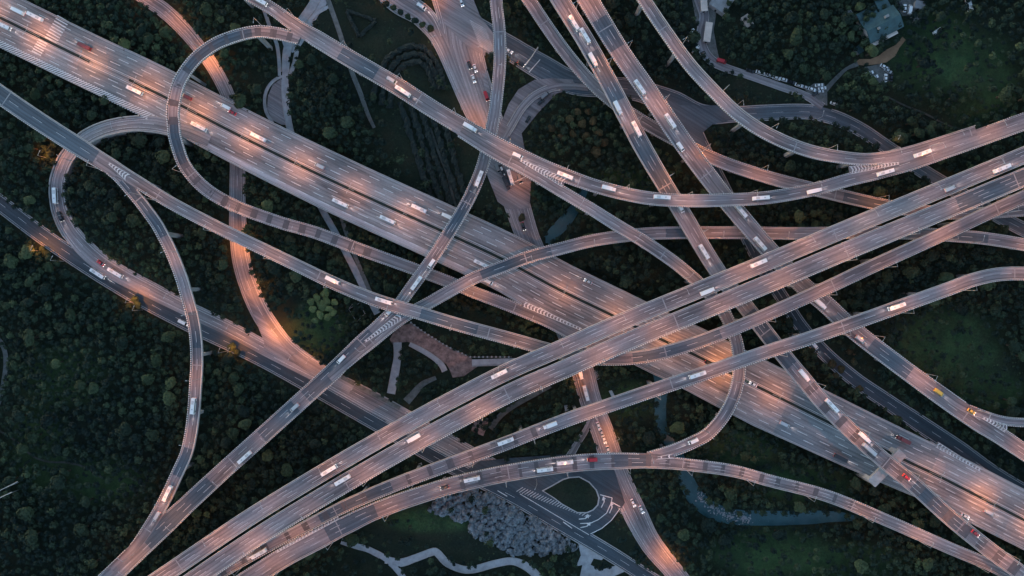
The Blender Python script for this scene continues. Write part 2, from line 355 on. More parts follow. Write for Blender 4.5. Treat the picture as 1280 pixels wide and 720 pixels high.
g('arc_walk', [(356,94,2.5),(344,100,2.5),(335,110,2.5),(331,124,2.5),(333,140,2.5),(341,154,2.5)], 'thin arc path round the half round paving', mat='path', lanes=0)
g('garden_fork', [(372,60,4),(368,80,4),(362,95,4)], 'short fork of the garden lane', mat='path', lanes=0)
g('garden_link', [(412,8,4),(400,14,4),(391,22,4),(386,30,4)], 'short link between two garden paths', mat='path', lanes=0)
g('forecourt_ramp', [(735,110,8,.68),(710,108,8,.68),(690,110,8,.68),(668,120,8,.68),(652,136,8,.68),(640,156,8,.68),(628,176,7,.68),(616,190,6,.68)], 'curved slip road across the pale forecourt', mat='ground_road', lanes=1)
g('second_walk', [(424,262,5),(431,285,5),(438,305,5),(448,330,5),(459,356,5),(466,372,5)], 'second walk below the wide highway', mat='path_dim', lanes=0)
g('plaza_edge', [(512,430,4),(528,438,5),(542,447,5),(552,456,6),(556,464,6)], 'pale walk along the plaza', mat='path', lanes=0)
g('canal_walk', [(402,-20,6),(412,5,6),(425,42,6),(440,90,6),(450,115,6),(460,143,5),(468,160,4)], 'straight narrow walkway', mat='path_dim', lanes=0)
g('left_edge_lane', [(-30,415,6),(-6,420,6),(5,434,6),(8,450,6),(6,472,6),(0,500,6),(-12,525,6)], 'small lane at the left edge', mat='path_dim', lanes=0)
g('sunken_lane', [(688,482,6),(666,494,6),(643,507,6),(625,520,7),(613,536,7)], 'small curved lane', mat='path_dim', lanes=0)
g('slip_lane', [(742,515,6),(733,536,6),(722,553,7),(712,570,8),(700,588,9)], 'small slip lane', lanes=0)
g('plaza_walk', [(497,428,9),(497,445,8),(494,465,9),(489,492,9)], 'paved walk', mat='path', lanes=0)
g('south_walk', [(427,676,6),(445,682,6),(462,687,6),(485,700,7),(497,712,6),(512,732,6)], 'pale walk at the bottom', mat='path', lanes=0)
g('zigzag_walk', [(482,699,8),(500,703,9),(520,697,8),(542,689,8),(546,690,8),(560,704,8),(585,712,8),(620,704,8),(640,701,8),(655,706,9),(668,716,9),(678,730,9)], 'zigzag walk', mat='path', lanes=0, step=1.5)
g('bank_walk', [(427,471,5),(460,489,5),(500,510,5)], 'walk along the diagonal road', mat='path_dim', lanes=0)
g('corner_walk', [(508,502,10),(518,491,9),(528,480,7),(545,472,5)], 'short corner walk', mat='path_dim', lanes=0)
g('hill_track', [(0,538,2.5),(22,552,2.5),(42,570,2.5),(62,577,2.5),(85,578,2.5),(110,585,2.5),(130,598,2.5)], 'faint hillside track', mat='dirt', lanes=0)
g('east_track', [(1108,121,2),(1130,132,2.2),(1155,142,2.5),(1180,155,2),(1202,163,2)], 'faint field track', mat='dirt', lanes=0)
g('park_walk', [(538,160,2.5),(550,195,3.2),(560,220,3.5),(566,245,3.5),(572,262,3.5)], 'faint park walk', mat='dirt', lanes=0)
DECKS = [r for r in ROADS.values() if r.kind == 'deck']
GR = [r for r in ROADS.values() if r.kind == 'ground']

# ------------------------------------------------------------------ rasters of the plan (2 m cells) used by terrain and planting
X0, X1, Y0, Y1, CS = -370, 370, -230, 230, 1.5
gx = np.arange(X0, X1 + CS, CS); gy = np.arange(Y0, Y1 + CS, CS); GX, GY = np.meshgrid(gx, gy)
gd = np.full(GX.shape, 60.0)        # distance to ground paving
dd = np.full(GX.shape, 60.0)        # distance to nearest deck edge
dz = np.full(GX.shape, 99.0)        # lowest deck near the cell
def splat(r, arr, rad):
    for k in range(0, len(r.C), 2):
        cx, cy = r.C[k, 0], r.C[k, 1]; R = r.wl[k] + rad
        i0, i1 = np.searchsorted(gx, [cx - R, cx + R]); j0, j1 = np.searchsorted(gy, [cy - R, cy + R])
        if i0 == i1 or j0 == j1: continue
        v = np.stack([GX[j0:j1, i0:i1] - cx, GY[j0:j1, i0:i1] - cy], -1)
        la = v @ r.N[k]; al = np.abs(v @ r.T[k])
        w = np.where(la > 0, r.wl[k], r.wr[k])
        d = np.hypot(np.maximum(np.abs(la) - w, 0), np.maximum(al - 3, 0))
        sub = arr[j0:j1, i0:i1]; m = d < sub
        sub[m] = d[m]
        if arr is dd:
            z = dz[j0:j1, i0:i1]; mm = d < 4; z[mm] = np.minimum(z[mm], r.C[k, 2])
for r in GR: splat(r, gd, 26)
for r in DECKS: splat(r, dd, 14)

def poly_dist(P):
    """signed distance (negative inside) on the raster for polygon P in world xy"""
    P = np.asarray(P); n = len(P); d = np.full(GX.shape, 1e9); ins = np.zeros(GX.shape, bool)
    for i in range(n):
        a, b = P[i], P[(i + 1) % n]; e = b - a
        t = np.clip(((GX - a[0]) * e[0] + (GY - a[1]) * e[1]) / max(e @ e, 1e-9), 0, 1)
        d = np.minimum(d, np.hypot(GX - a[0] - t * e[0], GY - a[1] - t * e[1]))
        c = ((a[1] > GY) != (b[1] > GY)) & (GX < (b[0] - a[0]) * (GY - a[1]) / (b[1] - a[1] + 1e-12) + a[0])
        ins ^= c
    return np.where(ins, -d, d)
def PX(pts, z=0): return np.array([W(x, y, z)[:2] for x, y in pts])

POLYS = []
def patch(name, pts, z, mat, label, cat, thick=0.0, kind='structure', parent=None):
    P = PX(pts, 0)
    bm = bmesh.new(); vs = [bm.verts.new((x, y, z)) for x, y in P]; f = bm.faces.new(vs)
    if f.normal.z < 0 or f.calc_area() and (f.normal_update() or f.normal.z < 0): f.normal_flip()
    if thick:
        ex = bmesh.ops.extrude_face_region(bm, geom=[f])
        for v in ex['geom']:
            if isinstance(v, bmesh.types.BMVert): v.co.z += thick
    bmesh.ops.triangulate(bm, faces=[f for f in bm.faces if len(f.verts) > 4])
    uvl = bm.loops.layers.uv.new('UVMap')
    for f in bm.faces:
        for l in f.loops: l[uvl].uv = (l.vert.co.x * .8 - l.vert.co.y * .5, l.vert.co.x * .5 + l.vert.co.y * .8)
    bmesh.ops.recalc_face_normals(bm, faces=bm.faces)
    me = bpy.data.meshes.new(name); bm.to_mesh(me); bm.free()
    o = link(name, me, M[mat], parent)
    if parent is None: tag(o, label, cat, kind=kind)
    np.minimum(gd, np.maximum(poly_dist(P), 0), out=gd)
    return o
# aprons and junction areas
apron = [(585,586),(600,576),(640,572),(700,568),(745,566),(768,588),(781,628),(776,636),(765,650),(752,660),(741,667),(733,671),(722,666),(690,648),(650,622),(620,606)]
patch('road', apron, .52, 'new_road', 'dark junction apron round the teardrop grass island', 'road')
patch('road', [(596,66),(604,100),(612,150),(604,175),(600,190),(610,222),(622,252),(635,262),(662,260),(664,226),(657,192),(652,167),(672,142),(696,117),(720,112),(716,100),(692,98),(668,100),(648,112),(636,130),(628,150),(624,160),(617,130),(607,90)], .56, 'ground_road', 'pale paved forecourt beside the north to south street', 'road')
patch('road', [(545,-5),(590,-5),(600,20),(618,44),(625,62),(606,70),(585,60),(555,30)], .60, 'ground_road', 'wide pale street junction at top centre', 'road')
patch('road', [(820,118),(850,132),(905,132),(925,140),(915,150),(890,156),(878,166),(884,186),(868,190),(852,160),(830,145)], .64, 'relaid', 'blue grey junction at upper right', 'road')
patch('road', [(304,360),(332,400),(352,430),(366,446),(372,455),(350,448),(330,436),(331,428),(318,396)], .66, 'ground_road', 'wedge of paving where two pale roads meet', 'road')
patch('plaza', [(487,424),(497,408),(514,404),(536,420),(560,434),(588,447),(600,456),(590,463),(580,470),(566,472),(562,462),(558,455),(548,449),(536,443),(522,434),(510,427),(502,428),(495,437)], .10, 'plaza', 'brown paved plaza with a flared end', 'plaza', thick=.1)
patch('plaza', [(722,676),(742,684),(758,694),(752,700),(742,698),(738,706),(752,712),(766,708),(780,704),(786,712),(768,720),(750,724),(724,724),(728,706),(720,708),(726,694)], .10, 'path', 'pale paved terrace below the diagonal road', 'plaza', thick=.1)
patch('plaza', [(366,52),(372,40),(380,26),(388,10),(392,-6),(410,-6),(408,6),(400,16),(392,30),(384,46),(374,60),(366,66),(356,62),(352,50),(345,40),(352,38)], .04, 'path', 'pale paving at the top beside the garden lane', 'plaza', thick=.04)
patch('pavement', [(352,98),(341,106),(335,120),(334,136),(340,150),(352,156),(358,156),(354,130),(354,108)], .06, 'ground_road', 'half round grey paving beside the pinkish garden lane', 'pavement', thick=.08)
patch('yard', [(1066,80),(1080,82),(1098,80),(1108,78),(1119,70),(1124,60),(1132,50),(1128,46),(1120,56),(1108,62),(1098,70),(1088,74),(1074,74)], .08, 'yard', 'orange brown earth yard below the teal roof', 'yard', thick=.08)
patch('yard', [(1080,84),(1100,80),(1112,84),(1112,102),(1096,104),(1082,98)], .07, 'path_dim', 'grey gravel parking yard below the earth yard', 'yard', thick=.05)
patch('yard', [(1118,-8),(1142,-8),(1146,8),(1140,20),(1128,20),(1122,10)], .07, 'path_dim', 'pale car park beside the teal building', 'yard', thick=.05)
patch('yard', [(864,-8),(900,-8),(896,12),(892,38),(896,60),(900,78),(882,64),(872,40)], .05, 'path_dim', 'pale roadside yard by the village road', 'yard', thick=.05)
patch('yard', [(1006,112),(1018,104),(1030,104),(1034,116),(1034,132),(1022,130)], .05, 'path_dim', 'parking ground at the end of the village road', 'yard', thick=.05)
isl = [(677,613),(690,606),(703,598.5),(711,596),(724,595),(737,602),(746,612),(749.5,622),(748,631),(742,637.5),(734,641),(722,641),(712,635.5),(702,630),(690,621)]
patch('island_kerb', isl, .45, 'kerb', 'pale kerb of the teardrop island', 'kerb', thick=.2)
cpt = np.mean(isl, axis=0)

# river
RIV = [(735,225,4),(724,252,8),(705,278,13),(692,292,12),(680,312,5),(760,400,4),(815,455,6),(827,485,11),(825,510,12),(830,540,8),(846,568,12),(858,600,16),(870,622,18),(890,638,18),(915,646,16),(960,648,15),(1010,647,14),(1045,646,10),(1070,648,4)]
rv = spline([(*W(x, y)[:2], 0, w * MPP / 2) for x, y, w in RIV], 2.5)
rd = np.full(GX.shape, 60.0)
for p in rv:
    i0, i1 = np.searchsorted(gx, [p[0] - 20, p[0] + 20]); j0, j1 = np.searchsorted(gy, [p[1] - 20, p[1] + 20])
    if i0 == i1 or j0 == j1: continue
    d = np.hypot(GX[j0:j1, i0:i1] - p[0], GY[j0:j1, i0:i1] - p[1]) - p[3]
    rd[j0:j1, i0:i1] = np.minimum(rd[j0:j1, i0:i1], d)
def vnoise(X, Y, sc, seed):
    r = np.random.default_rng(seed); G = r.random((64, 64)); x = X / sc; y = Y / sc
    xi = np.floor(x).astype(int); yi = np.floor(y).astype(int); fx = x - xi; fy = y - yi
    fx = fx * fx * (3 - 2 * fx); fy = fy * fy * (3 - 2 * fy)
    a = G[yi % 64, xi % 64]; b = G[yi % 64, (xi + 1) % 64]; c = G[(yi + 1) % 64, xi % 64]; d = G[(yi + 1) % 64, (xi + 1) % 64]
    return (a * (1 - fx) + b * fx) * (1 - fy) + (c * (1 - fx) + d * fx) * fy
def sstep(a, b, x): t = np.clip((x - a) / (b - a), 0, 1); return t * t * (3 - 2 * t)
def terr_raw(X, Y):
    return 6 * vnoise(X, Y, 55, 1) + 2.5 * vnoise(X, Y, 21, 2) + .8 * vnoise(X, Y, 8, 3) - 2.2
relief = sstep(4, 24, gd) * sstep(3, 14, dd + (dz > 14) * 4)
HT = np.maximum(terr_raw(GX, GY), 0) * relief * sstep(2, 18, rd)
def terr(x, y):
    """terrain height by bilinear lookup"""
    x = np.asarray(x, float); y = np.asarray(y, float)
    fx = np.clip((x - X0) / CS, 0, len(gx) - 1.001); fy = np.clip((y - Y0) / CS, 0, len(gy) - 1.001)
    i = fx.astype(int); j = fy.astype(int); a = fx - i; b = fy - j
    return (HT[j, i] * (1 - a) + HT[j, i + 1] * a) * (1 - b) + (HT[j + 1, i] * (1 - a) + HT[j + 1, i + 1] * a) * b
RB = np.where((rd < 2.5) & (gd > 3), -1.6 * sstep(2.5, -1, rd), 0)
HT = HT + RB
def samp(A, x, y):
    i = np.clip(((np.asarray(x) - X0) / CS + .5).astype(int), 0, A.shape[1] - 1); j = np.clip(((np.asarray(y) - Y0) / CS + .5).astype(int), 0, A.shape[0] - 1)
    return A[j, i]

# ground sheet out to the horizon
def ground_mat():
    m, n, b = newmat('ground')
    g_ = N(n, 'ShaderNodeNewGeometry').outputs['Position']
    big_ = noise(n, g_, .012, 4, .6, .4); mid = noise(n, g_, .09, 5, .65, .3); fine = noise(n, g_, .9, 4, .75)
    c = ramp(n, big_, [(.35, (.015, .022, .020)), (.5, (.019, .028, .019)), (.62, (.030, .029, .020)), (.75, (.017, .027, .018))])
    c = mix(n, .55, c, ramp(n, mid, [(.3, (.011, .017, .016)), (.5, (.021, .029, .019)), (.72, (.040, .036, .026))]))
    at_ = N(n, 'ShaderNodeAttribute'); at_.attribute_name = 'meadow'
    md = N(n, 'ShaderNodeMath', operation='MULTIPLY'); n.links.new(at_.outputs['Fac'], md.inputs[0]); n.links.new(ramp(n, noise(n, g_, .06, 4, .7), [(.3, (.35, .35, .35)), (.6, (1, 1, 1))]), md.inputs[1])
    c = mix(n, md.outputs[0], c, ramp(n, noise(n, g_, .2, 4, .7), [(.3, (.026, .060, .028)), (.7, (.060, .100, .042))]))
    c = mix(n, .8, c, ramp(n, fine, [(.3, (.5, .5, .5)), (.7, (1.35, 1.35, 1.3))]), 'MULTIPLY')
    n.links.new(c, b.inputs['Base Color']); b.inputs['Roughness'].default_value = .95
    b.inputs['Specular IOR Level'].default_value = .1
    return m
M['ground'] = ground_mat()
ax = np.concatenate([[-5000, -2500, -1200, -700, -480, -410], gx, [410, 480, 700, 1200, 2500, 5000]])
ay = np.concatenate([[-5000, -2500, -1200, -700, -400, -270], gy, [270, 400, 700, 1200, 2500, 5000]])
AX, AY = np.meshgrid(ax, ay); AZ = np.zeros(AX.shape); AZ[6:-6, 6:-6] = HT
nx = len(ax); idx = np.arange(AX.size).reshape(AX.shape)
F = np.stack([idx[:-1, :-1], idx[:-1, 1:], idx[1:, 1:], idx[1:, :-1]], -1).reshape(-1, 4)
MEAD = [(1180,430,70,50),(1230,490,50,30),(930,560,50,24),(1000,605,70,26),(960,690,80,30),(540,650,60,16),(1170,70,60,60),(1220,100,50,60),(400,410,40,34),(130,600,60,30),(50,560,40,60),(790,500,40,24),(1050,700,80,24),(770,230,50,20),(80,470,60,40)]
ME_ = np.zeros(AX.shape)
for x, y, rx, ry in MEAD:
    wx, wy, _ = W(x, y); q = np.hypot((AX - wx) / (rx * MPP), (AY - wy) / (ry * MPP)); ME_ = np.maximum(ME_, 1 - sstep(.5, 1.3, q))
gm_ = mesh_np('ground', np.stack([AX, AY, AZ], -1).reshape(-1, 3), F, smooth=True)
at = gm_.attributes.new('meadow', 'FLOAT', 'POINT'); at.data.foreach_set('value', ME_.ravel().astype(np.float32))
o = link('ground', gm_, M['ground'])
tag(o, 'dark green and brown ground between the roads', 'ground', kind='structure')

g2 = [(588,446),(655,444),(655,458),(588,460)]
np.minimum(gd, np.maximum(poly_dist(PX(g2)), 0), out=gd)
# ------------------------------------------------------------------ lofting along a road
def runs(mask):
    out = []; i = 0; n = len(mask)
    while i < n:
        if mask[i]:
            j = i
            while j + 1 < n and mask[j + 1]: j += 1
            if j > i: out.append((i, j))
            i = j + 1
        else: i += 1
    return out
def loft(r, prof, closed=True, mask=None, caps=True):
    """prof (n,k,2): lateral (left +), dz.  returns V,F,UV"""
    n, k = prof.shape[:2]
    if mask is None: mask = np.ones(n, bool)
    Vs, Fs, UV = [], [], []; base = 0
    for a, b in runs(mask):
        m = b - a + 1
        C = r.C[a:b + 1]; Nn = r.N[a:b + 1]; p = prof[a:b + 1]
        V = np.empty((m, k, 3)); V[:, :, 0] = C[:, None, 0] + Nn[:, None, 0] * p[:, :, 0]
        V[:, :, 1] = C[:, None, 1] + Nn[:, None, 1] * p[:, :, 0]; V[:, :, 2] = C[:, None, 2] + p[:, :, 1]
        ii = np.arange(m * k).reshape(m, k)
        kk = k if closed else k - 1
        for q in range(kk):
            q2 = (q + 1) % k
            f = np.stack([ii[:-1, q], ii[:-1, q2], ii[1:, q2], ii[1:, q]], -1) + base
            Fs.append(f)
            s0, s1 = r.s[a:b], r.s[a + 1:b + 1]
            UV.append(np.stack([np.stack([s0, p[:-1, q, 0]], -1), np.stack([s0, p[:-1, q2, 0]], -1), np.stack([s1, p[1:, q2, 0]], -1), np.stack([s1, p[1:, q, 0]], -1)], 1))
        if closed and caps and k == 4:
            for e, rev in ((0, False), (m - 1, True)):
                f = ii[e][::-1] if rev else ii[e]
                Fs.append(f[None] + base); UV.append(np.zeros((1, 4, 2)))
        Vs.append(V.reshape(-1, 3)); base += m * k
    if not Vs: return None
    return np.concatenate(Vs), np.concatenate(Fs), np.concatenate(UV)
def obj_loft(name, L, mat, parent):
    if L is None: return None
    me = mesh_np(name, L[0], L[1], L[2].reshape(-1, 2)); return link(name, me, mat, parent)
def prof_of(r, rows):
    n = len(r.C); out = np.zeros((n, len(rows), 2))
    for i, (a, b) in enumerate(rows): out[:, i, 0] = a; out[:, i, 1] = b
    return out
def covered_by_others(r, lat, dz_=2.6, margin=.4, pool=None):
    X = r.C[:, 0] + r.N[:, 0] * lat; Y = r.C[:, 1] + r.N[:, 1] * lat; Z = r.C[:, 2]
    c = np.zeros(len(X), bool)
    for q in (pool or ROADS.values()):
        if q is not r: c |= covers(q, X, Y, Z, margin, dz_)
    return c
def dashes(r, lat, on, off, w, mask, lift=.02, phase=0.):
    """flat painted dashes along the road at lateral offset lat"""
    V, F = [], []; s = phase; L = r.s[-1]
    while s + on < L:
        ks = np.linspace(s, s + on, max(2, int(on / 2.5) + 1))
        i = np.clip(np.searchsorted(r.s, s + on / 2), 0, len(r.s) - 1)
        if mask[i]:
            cx = np.interp(ks, r.s, r.C[:, 0]); cy = np.interp(ks, r.s, r.C[:, 1]); cz = np.interp(ks, r.s, r.C[:, 2]) + lift
            nx_ = np.interp(ks, r.s, r.N[:, 0]); ny_ = np.interp(ks, r.s, r.N[:, 1]); la = np.interp(ks, r.s, lat)
            b = len(V)
            for q in range(len(ks)):
                for d in (-w / 2, w / 2): V.append((cx[q] + nx_[q] * (la[q] + d), cy[q] + ny_[q] * (la[q] + d), cz[q]))
            for q in range(len(ks) - 1): F.append((b + 2 * q, b + 2 * q + 2, b + 2 * q + 3, b + 2 * q + 1))
        s += on + off
    return V, F

DECK_COL = {}
def build_markings(r, root, lanes, inset):
    V, F = [], []
    n = len(r.C)
    for side in (1, -1):
        lat = side * ((r.wl if side > 0 else r.wr) - inset)
        ok = ~covered_by_others(r, lat, 1.2, -.2)
        L = loft(r, np.stack([np.stack([lat - .09, np.full(n, .02)], -1), np.stack([lat + .09, np.full(n, .02)], -1)], 1), closed=False, mask=ok)
        if L is not None:
            b = len(V); V += L[0].tolist(); F += (L[1] + b).tolist()
    if r.name == 'main':
        lats = []
        for side in (1, -1):
            w = (r.wl if side > 0 else r.wr); nl = 4 if side > 0 else 5
            for q in range(1, nl):
                lats.append(side * (1.9 + (w - 1.9 - inset) * q / nl))
            lats.append(side * 1.75 * np.ones(n))
        for j, lat in enumerate(lats):
            ok = ~covered_by_others(r, lat, 1.2, 0)
            if abs(lat[0]) < 1.9: v, f = dashes(r, lat, 14, 0.0, .26, ok)
            else: v, f = dashes(r, lat, 6, 7.5, .3, ok, phase=(j * 3.7) % 12)
            b = len(V); V += v; F += [tuple(i + b for i in q) for q in f]
    else:
        for q in range(1, lanes):
            t = q / lanes; lat = (r.wl - inset) * (1 - t) - (r.wr - inset) * t
            ok = ~covered_by_others(r, lat, 1.2, 0)
            v, f = dashes(r, lat, 6, 9, .15, ok, phase=q * 2.)
            b = len(V); V += v; F += [tuple(i + b for i in q_) for q_ in f]
    if F:
        me = bpy.data.meshes.new('lane_markings'); me.from_pydata(V, [], F); me.update()
        link('lane_markings', me, M['white_line'] if r.kind == 'deck' or r.name in ('west_road', 'west_loop', 'river_road', 'north_west_lane') else M['faded_line'], root)

LAB = dict(
 main='widest highway, eight orange lit lanes running from upper left to lower right',
 loop='narrow teardrop loop ramp circling over the wide highway at upper left',
 north_sweep='long two-lane ramp sweeping from top left across to the right edge',
 south_branch='ramp forking off the long sweep and curling down to the bottom ramp',
 north_east='curving ramp from the top edge that joins the sweeping ramp at far right',
 red_underpass='low reddish ramp passing under both north bridges towards the right edge',
 north_bridge='left one of two parallel bridges coming from the top edge to bottom right',
 twin_bridge='right one of two parallel bridges, with two yellow vehicles near its right end',
 east_spur='short narrow spur leaving the twin bridge at the right edge',
 upper_left_ramp='viaduct from top centre down over the wide highway to the lower left corner',
 middle_arc='arched ramp bowing through the middle and on to the right edge',
 long_ramp='long S-curved ramp from the left edge passing under the straight twin viaduct',
 left_arc='thin tall arc of ramp over the dark wood on the left',
 big_upper='upper deck of the two straight side by side viaducts, topmost of all roads',
 big_lower='lower deck of the two straight side by side viaducts, with grey streaked lanes',
 east_ramp='long ramp just below the straight viaducts, bending to the right edge',
 south_arc='broad bottom ramp with dark cross bands, arcing to the lower left corner')

def cross_strip(r, s, length, inset, lift, name, mat):
    V = []
    for ss in (s, s + length):
        cx, cy, cz = (np.interp(ss, r.s, r.C[:, q]) for q in range(3)); nx_, ny_ = (np.interp(ss, r.s, r.N[:, q]) for q in range(2)); w = np.interp(ss, r.s, r.wl) - inset
        for d in (w, -w): V.append((cx + nx_ * d, cy + ny_ * d, cz + lift))
    me = bpy.data.meshes.new(name); me.from_pydata(V, [], [(0, 1, 3, 2)]); me.update(); link(name, me, M[mat], r.root)

for r in DECKS:
    x0, y0, z0 = r.C[len(r.C) // 2]
    root = empty('viaduct' if r.name not in ('loop', 'south_branch', 'north_east', 'left_arc', 'east_spur', 'east_ramp', 'long_ramp', 'middle_arc', 'south_arc', 'red_underpass', 'north_sweep') else 'ramp_bridge')
    tag(root, LAB[r.name], 'road bridge', 'elevated roads of the interchange')
    r.root = root
    n = len(r.C); wl, wr = r.wl, r.wr
    z = np.zeros(n)
    # top surface and girder
    obj_loft('road_deck', loft(r, np.stack([np.stack([wl - .05, z], -1), np.stack([-wr + .05, z], -1)], 1)[:, ::-1], closed=False), M[r.kw.get('mat', 'deck')], root)
    rows = [(wl, z - .02), (wl, z - .45), (wl * .55, z - 1.9), (-wr * .55, z - 1.9), (-wr, z - .45), (-wr, z - .02)]
    obj_loft('girder', loft(r, prof_of(r, rows), closed=True), M['girder'], root)
    # parapets, left out where another deck joins at the same height
    for side, w, pl in ((1, wl, 'plain_left'), (-1, wr, 'plain_right')):
        ok = ~covered_by_others(r, side * (w - .25), 2.4, .25)
        a = side * (w - .3); b = side * w
        if r.name == 'main': mt = M['parapet_plain']
        else: mt = M['parapet_plain'] if r.kw.get(pl) else M['parapet']
        obj_loft('parapet', loft(r, prof_of(r, [(a, z + .0), (b, z + .0), (b, z + .95), (a, z + .95)]), mask=ok), mt, root)
        # service kerb line inside
    build_markings(r, root, r.kw['lanes'], .8)
    # dark cross bands / patching
    if 'bands' in r.kw:
        pitch, bw, f0, f1 = r.kw['bands']; Ls = r.s[-1]; s = 4.0
        while s + bw < Ls:
            if f0 <= s / Ls <= f1: cross_strip(r, s, bw * rnd.uniform(.7, 1.3), .45, .01, 'patched_band', 'band')
            s += pitch * rnd.uniform(.9, 1.12)
    s = 30.0
    while s < r.s[-1] and r.name != 'main':
        cross_strip(r, s, .55, .55, .03, 'expansion_joint', 'joint'); s += 95

# piers, placed where they miss every road below
for r in DECKS:
    s = 12.0; k = 0
    while s < r.s[-1] and k < 60:
        cx, cy, cz = (float(np.interp(s, r.s, r.C[:, q])) for q in range(3)); i = int(np.clip(np.searchsorted(r.s, s), 0, len(r.s) - 1))
        bad = float(samp(gd, cx, cy)) < 2.2 or float(samp(rd, cx, cy)) < 1
        for q in DECKS:
            if q is r: continue
            d, ii = near(q, np.array([cx]), np.array([cy]))
            if d[0] < max(q.wl[ii[0]], q.wr[ii[0]]) + 1.6 and q.C[ii[0], 2] < cz + .2: bad = True; break
        if bad: s += 4; continue
        zt = cz - 1.88; g0 = float(terr(cx, cy)) - .6; a = math.atan2(r.T[i, 1], r.T[i, 0]); w = min(r.wl[i], r.wr[i])
        mb = MB()
        cols = [0] if r.name != 'main' else [-9, 0, 9]
        for c_ in cols:
            mb.box((-math.sin(a) * c_, math.cos(a) * c_, (zt - 1.2 + g0) / 2), (1.6, 2.2, zt - 1.2 - g0), a)
        mb.box((0, 0, zt - .6), (1.8, w * 1.05 * (1 if r.name != 'main' else 1.5), 1.2), a)
        o = mb.build('pier', M['girder'], r.root); o.location = (cx, cy, 0)
        s += 32; k += 1
# portal crossbeam carrying the left north bridge over the highway
r = ROADS['north_bridge']
a0 = np.array(W(1092, 602, 18)[:2]); a1 = np.array(W(1126, 568, 18)[:2]); c_ = (a0 + a1) / 2; L_ = np.linalg.norm(a1 - a0) + 3
mb = MB(); ang = math.atan2(*(a1 - a0)[::-1]); mb.box((c_[0], c_[1], 17.3), (L_, 5.5, 1.7), ang)
for p in (a0, a1): mb.box((p[0], p[1], 8.2), (2.4, 3.4, 16.6), ang)
mb.build('portal_beam', M['concrete'], r.root)

# lengths relaid in darker, bluer asphalt: (road, x from, x to, y from, y to) in photo px
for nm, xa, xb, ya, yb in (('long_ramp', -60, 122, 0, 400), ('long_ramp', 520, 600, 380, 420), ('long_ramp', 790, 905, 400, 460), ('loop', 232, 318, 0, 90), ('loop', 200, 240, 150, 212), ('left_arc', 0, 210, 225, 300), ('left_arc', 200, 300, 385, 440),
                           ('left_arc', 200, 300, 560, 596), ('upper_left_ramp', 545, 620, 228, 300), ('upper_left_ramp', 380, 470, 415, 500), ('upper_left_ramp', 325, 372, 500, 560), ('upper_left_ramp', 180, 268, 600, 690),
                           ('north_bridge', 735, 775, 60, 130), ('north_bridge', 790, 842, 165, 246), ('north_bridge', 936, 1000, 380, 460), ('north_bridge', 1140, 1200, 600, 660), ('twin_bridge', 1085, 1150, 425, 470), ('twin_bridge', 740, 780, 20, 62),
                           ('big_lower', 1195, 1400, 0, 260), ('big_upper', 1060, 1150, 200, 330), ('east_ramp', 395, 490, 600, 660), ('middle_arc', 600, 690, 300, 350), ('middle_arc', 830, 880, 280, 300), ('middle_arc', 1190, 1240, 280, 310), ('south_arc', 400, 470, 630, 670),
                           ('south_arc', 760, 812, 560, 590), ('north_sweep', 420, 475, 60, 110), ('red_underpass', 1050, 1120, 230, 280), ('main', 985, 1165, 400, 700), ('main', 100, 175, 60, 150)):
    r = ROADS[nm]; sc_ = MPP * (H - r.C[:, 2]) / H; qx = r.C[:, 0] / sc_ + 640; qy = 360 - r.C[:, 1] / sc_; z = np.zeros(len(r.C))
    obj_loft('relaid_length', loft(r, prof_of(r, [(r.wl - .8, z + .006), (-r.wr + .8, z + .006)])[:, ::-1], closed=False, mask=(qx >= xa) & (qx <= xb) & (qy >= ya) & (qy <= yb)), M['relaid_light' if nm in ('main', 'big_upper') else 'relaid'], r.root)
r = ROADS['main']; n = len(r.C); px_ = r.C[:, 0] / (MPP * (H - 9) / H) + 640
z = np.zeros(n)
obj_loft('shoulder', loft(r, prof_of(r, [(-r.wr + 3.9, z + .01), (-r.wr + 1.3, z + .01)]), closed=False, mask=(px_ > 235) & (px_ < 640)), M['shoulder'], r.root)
# the planted slot along the middle of the main highway
r = ROADS['main']; n = len(r.C); px_ = r.C[:, 0] / (MPP * (H - 9) / H) + 640
slot = ((px_ < 113) | (px_ > 161))
z = np.zeros(n)
obj_loft('median_hedge', loft(r, prof_of(r, [(z - .75, z + .0), (z + .75, z + .0), (z + .6, z + .55), (z - .6, z + .55)]), mask=slot), M['hedge'], r.root)
for sd_ in (-1, 1):
    obj_loft('median_kerb', loft(r, prof_of(r, [(z + sd_ * .95 - .17, z), (z + sd_ * .95 + .17, z), (z + sd_ * .95 + .17, z + .4), (z + sd_ * .95 - .17, z + .4)])), M['parapet_plain'], r.root)

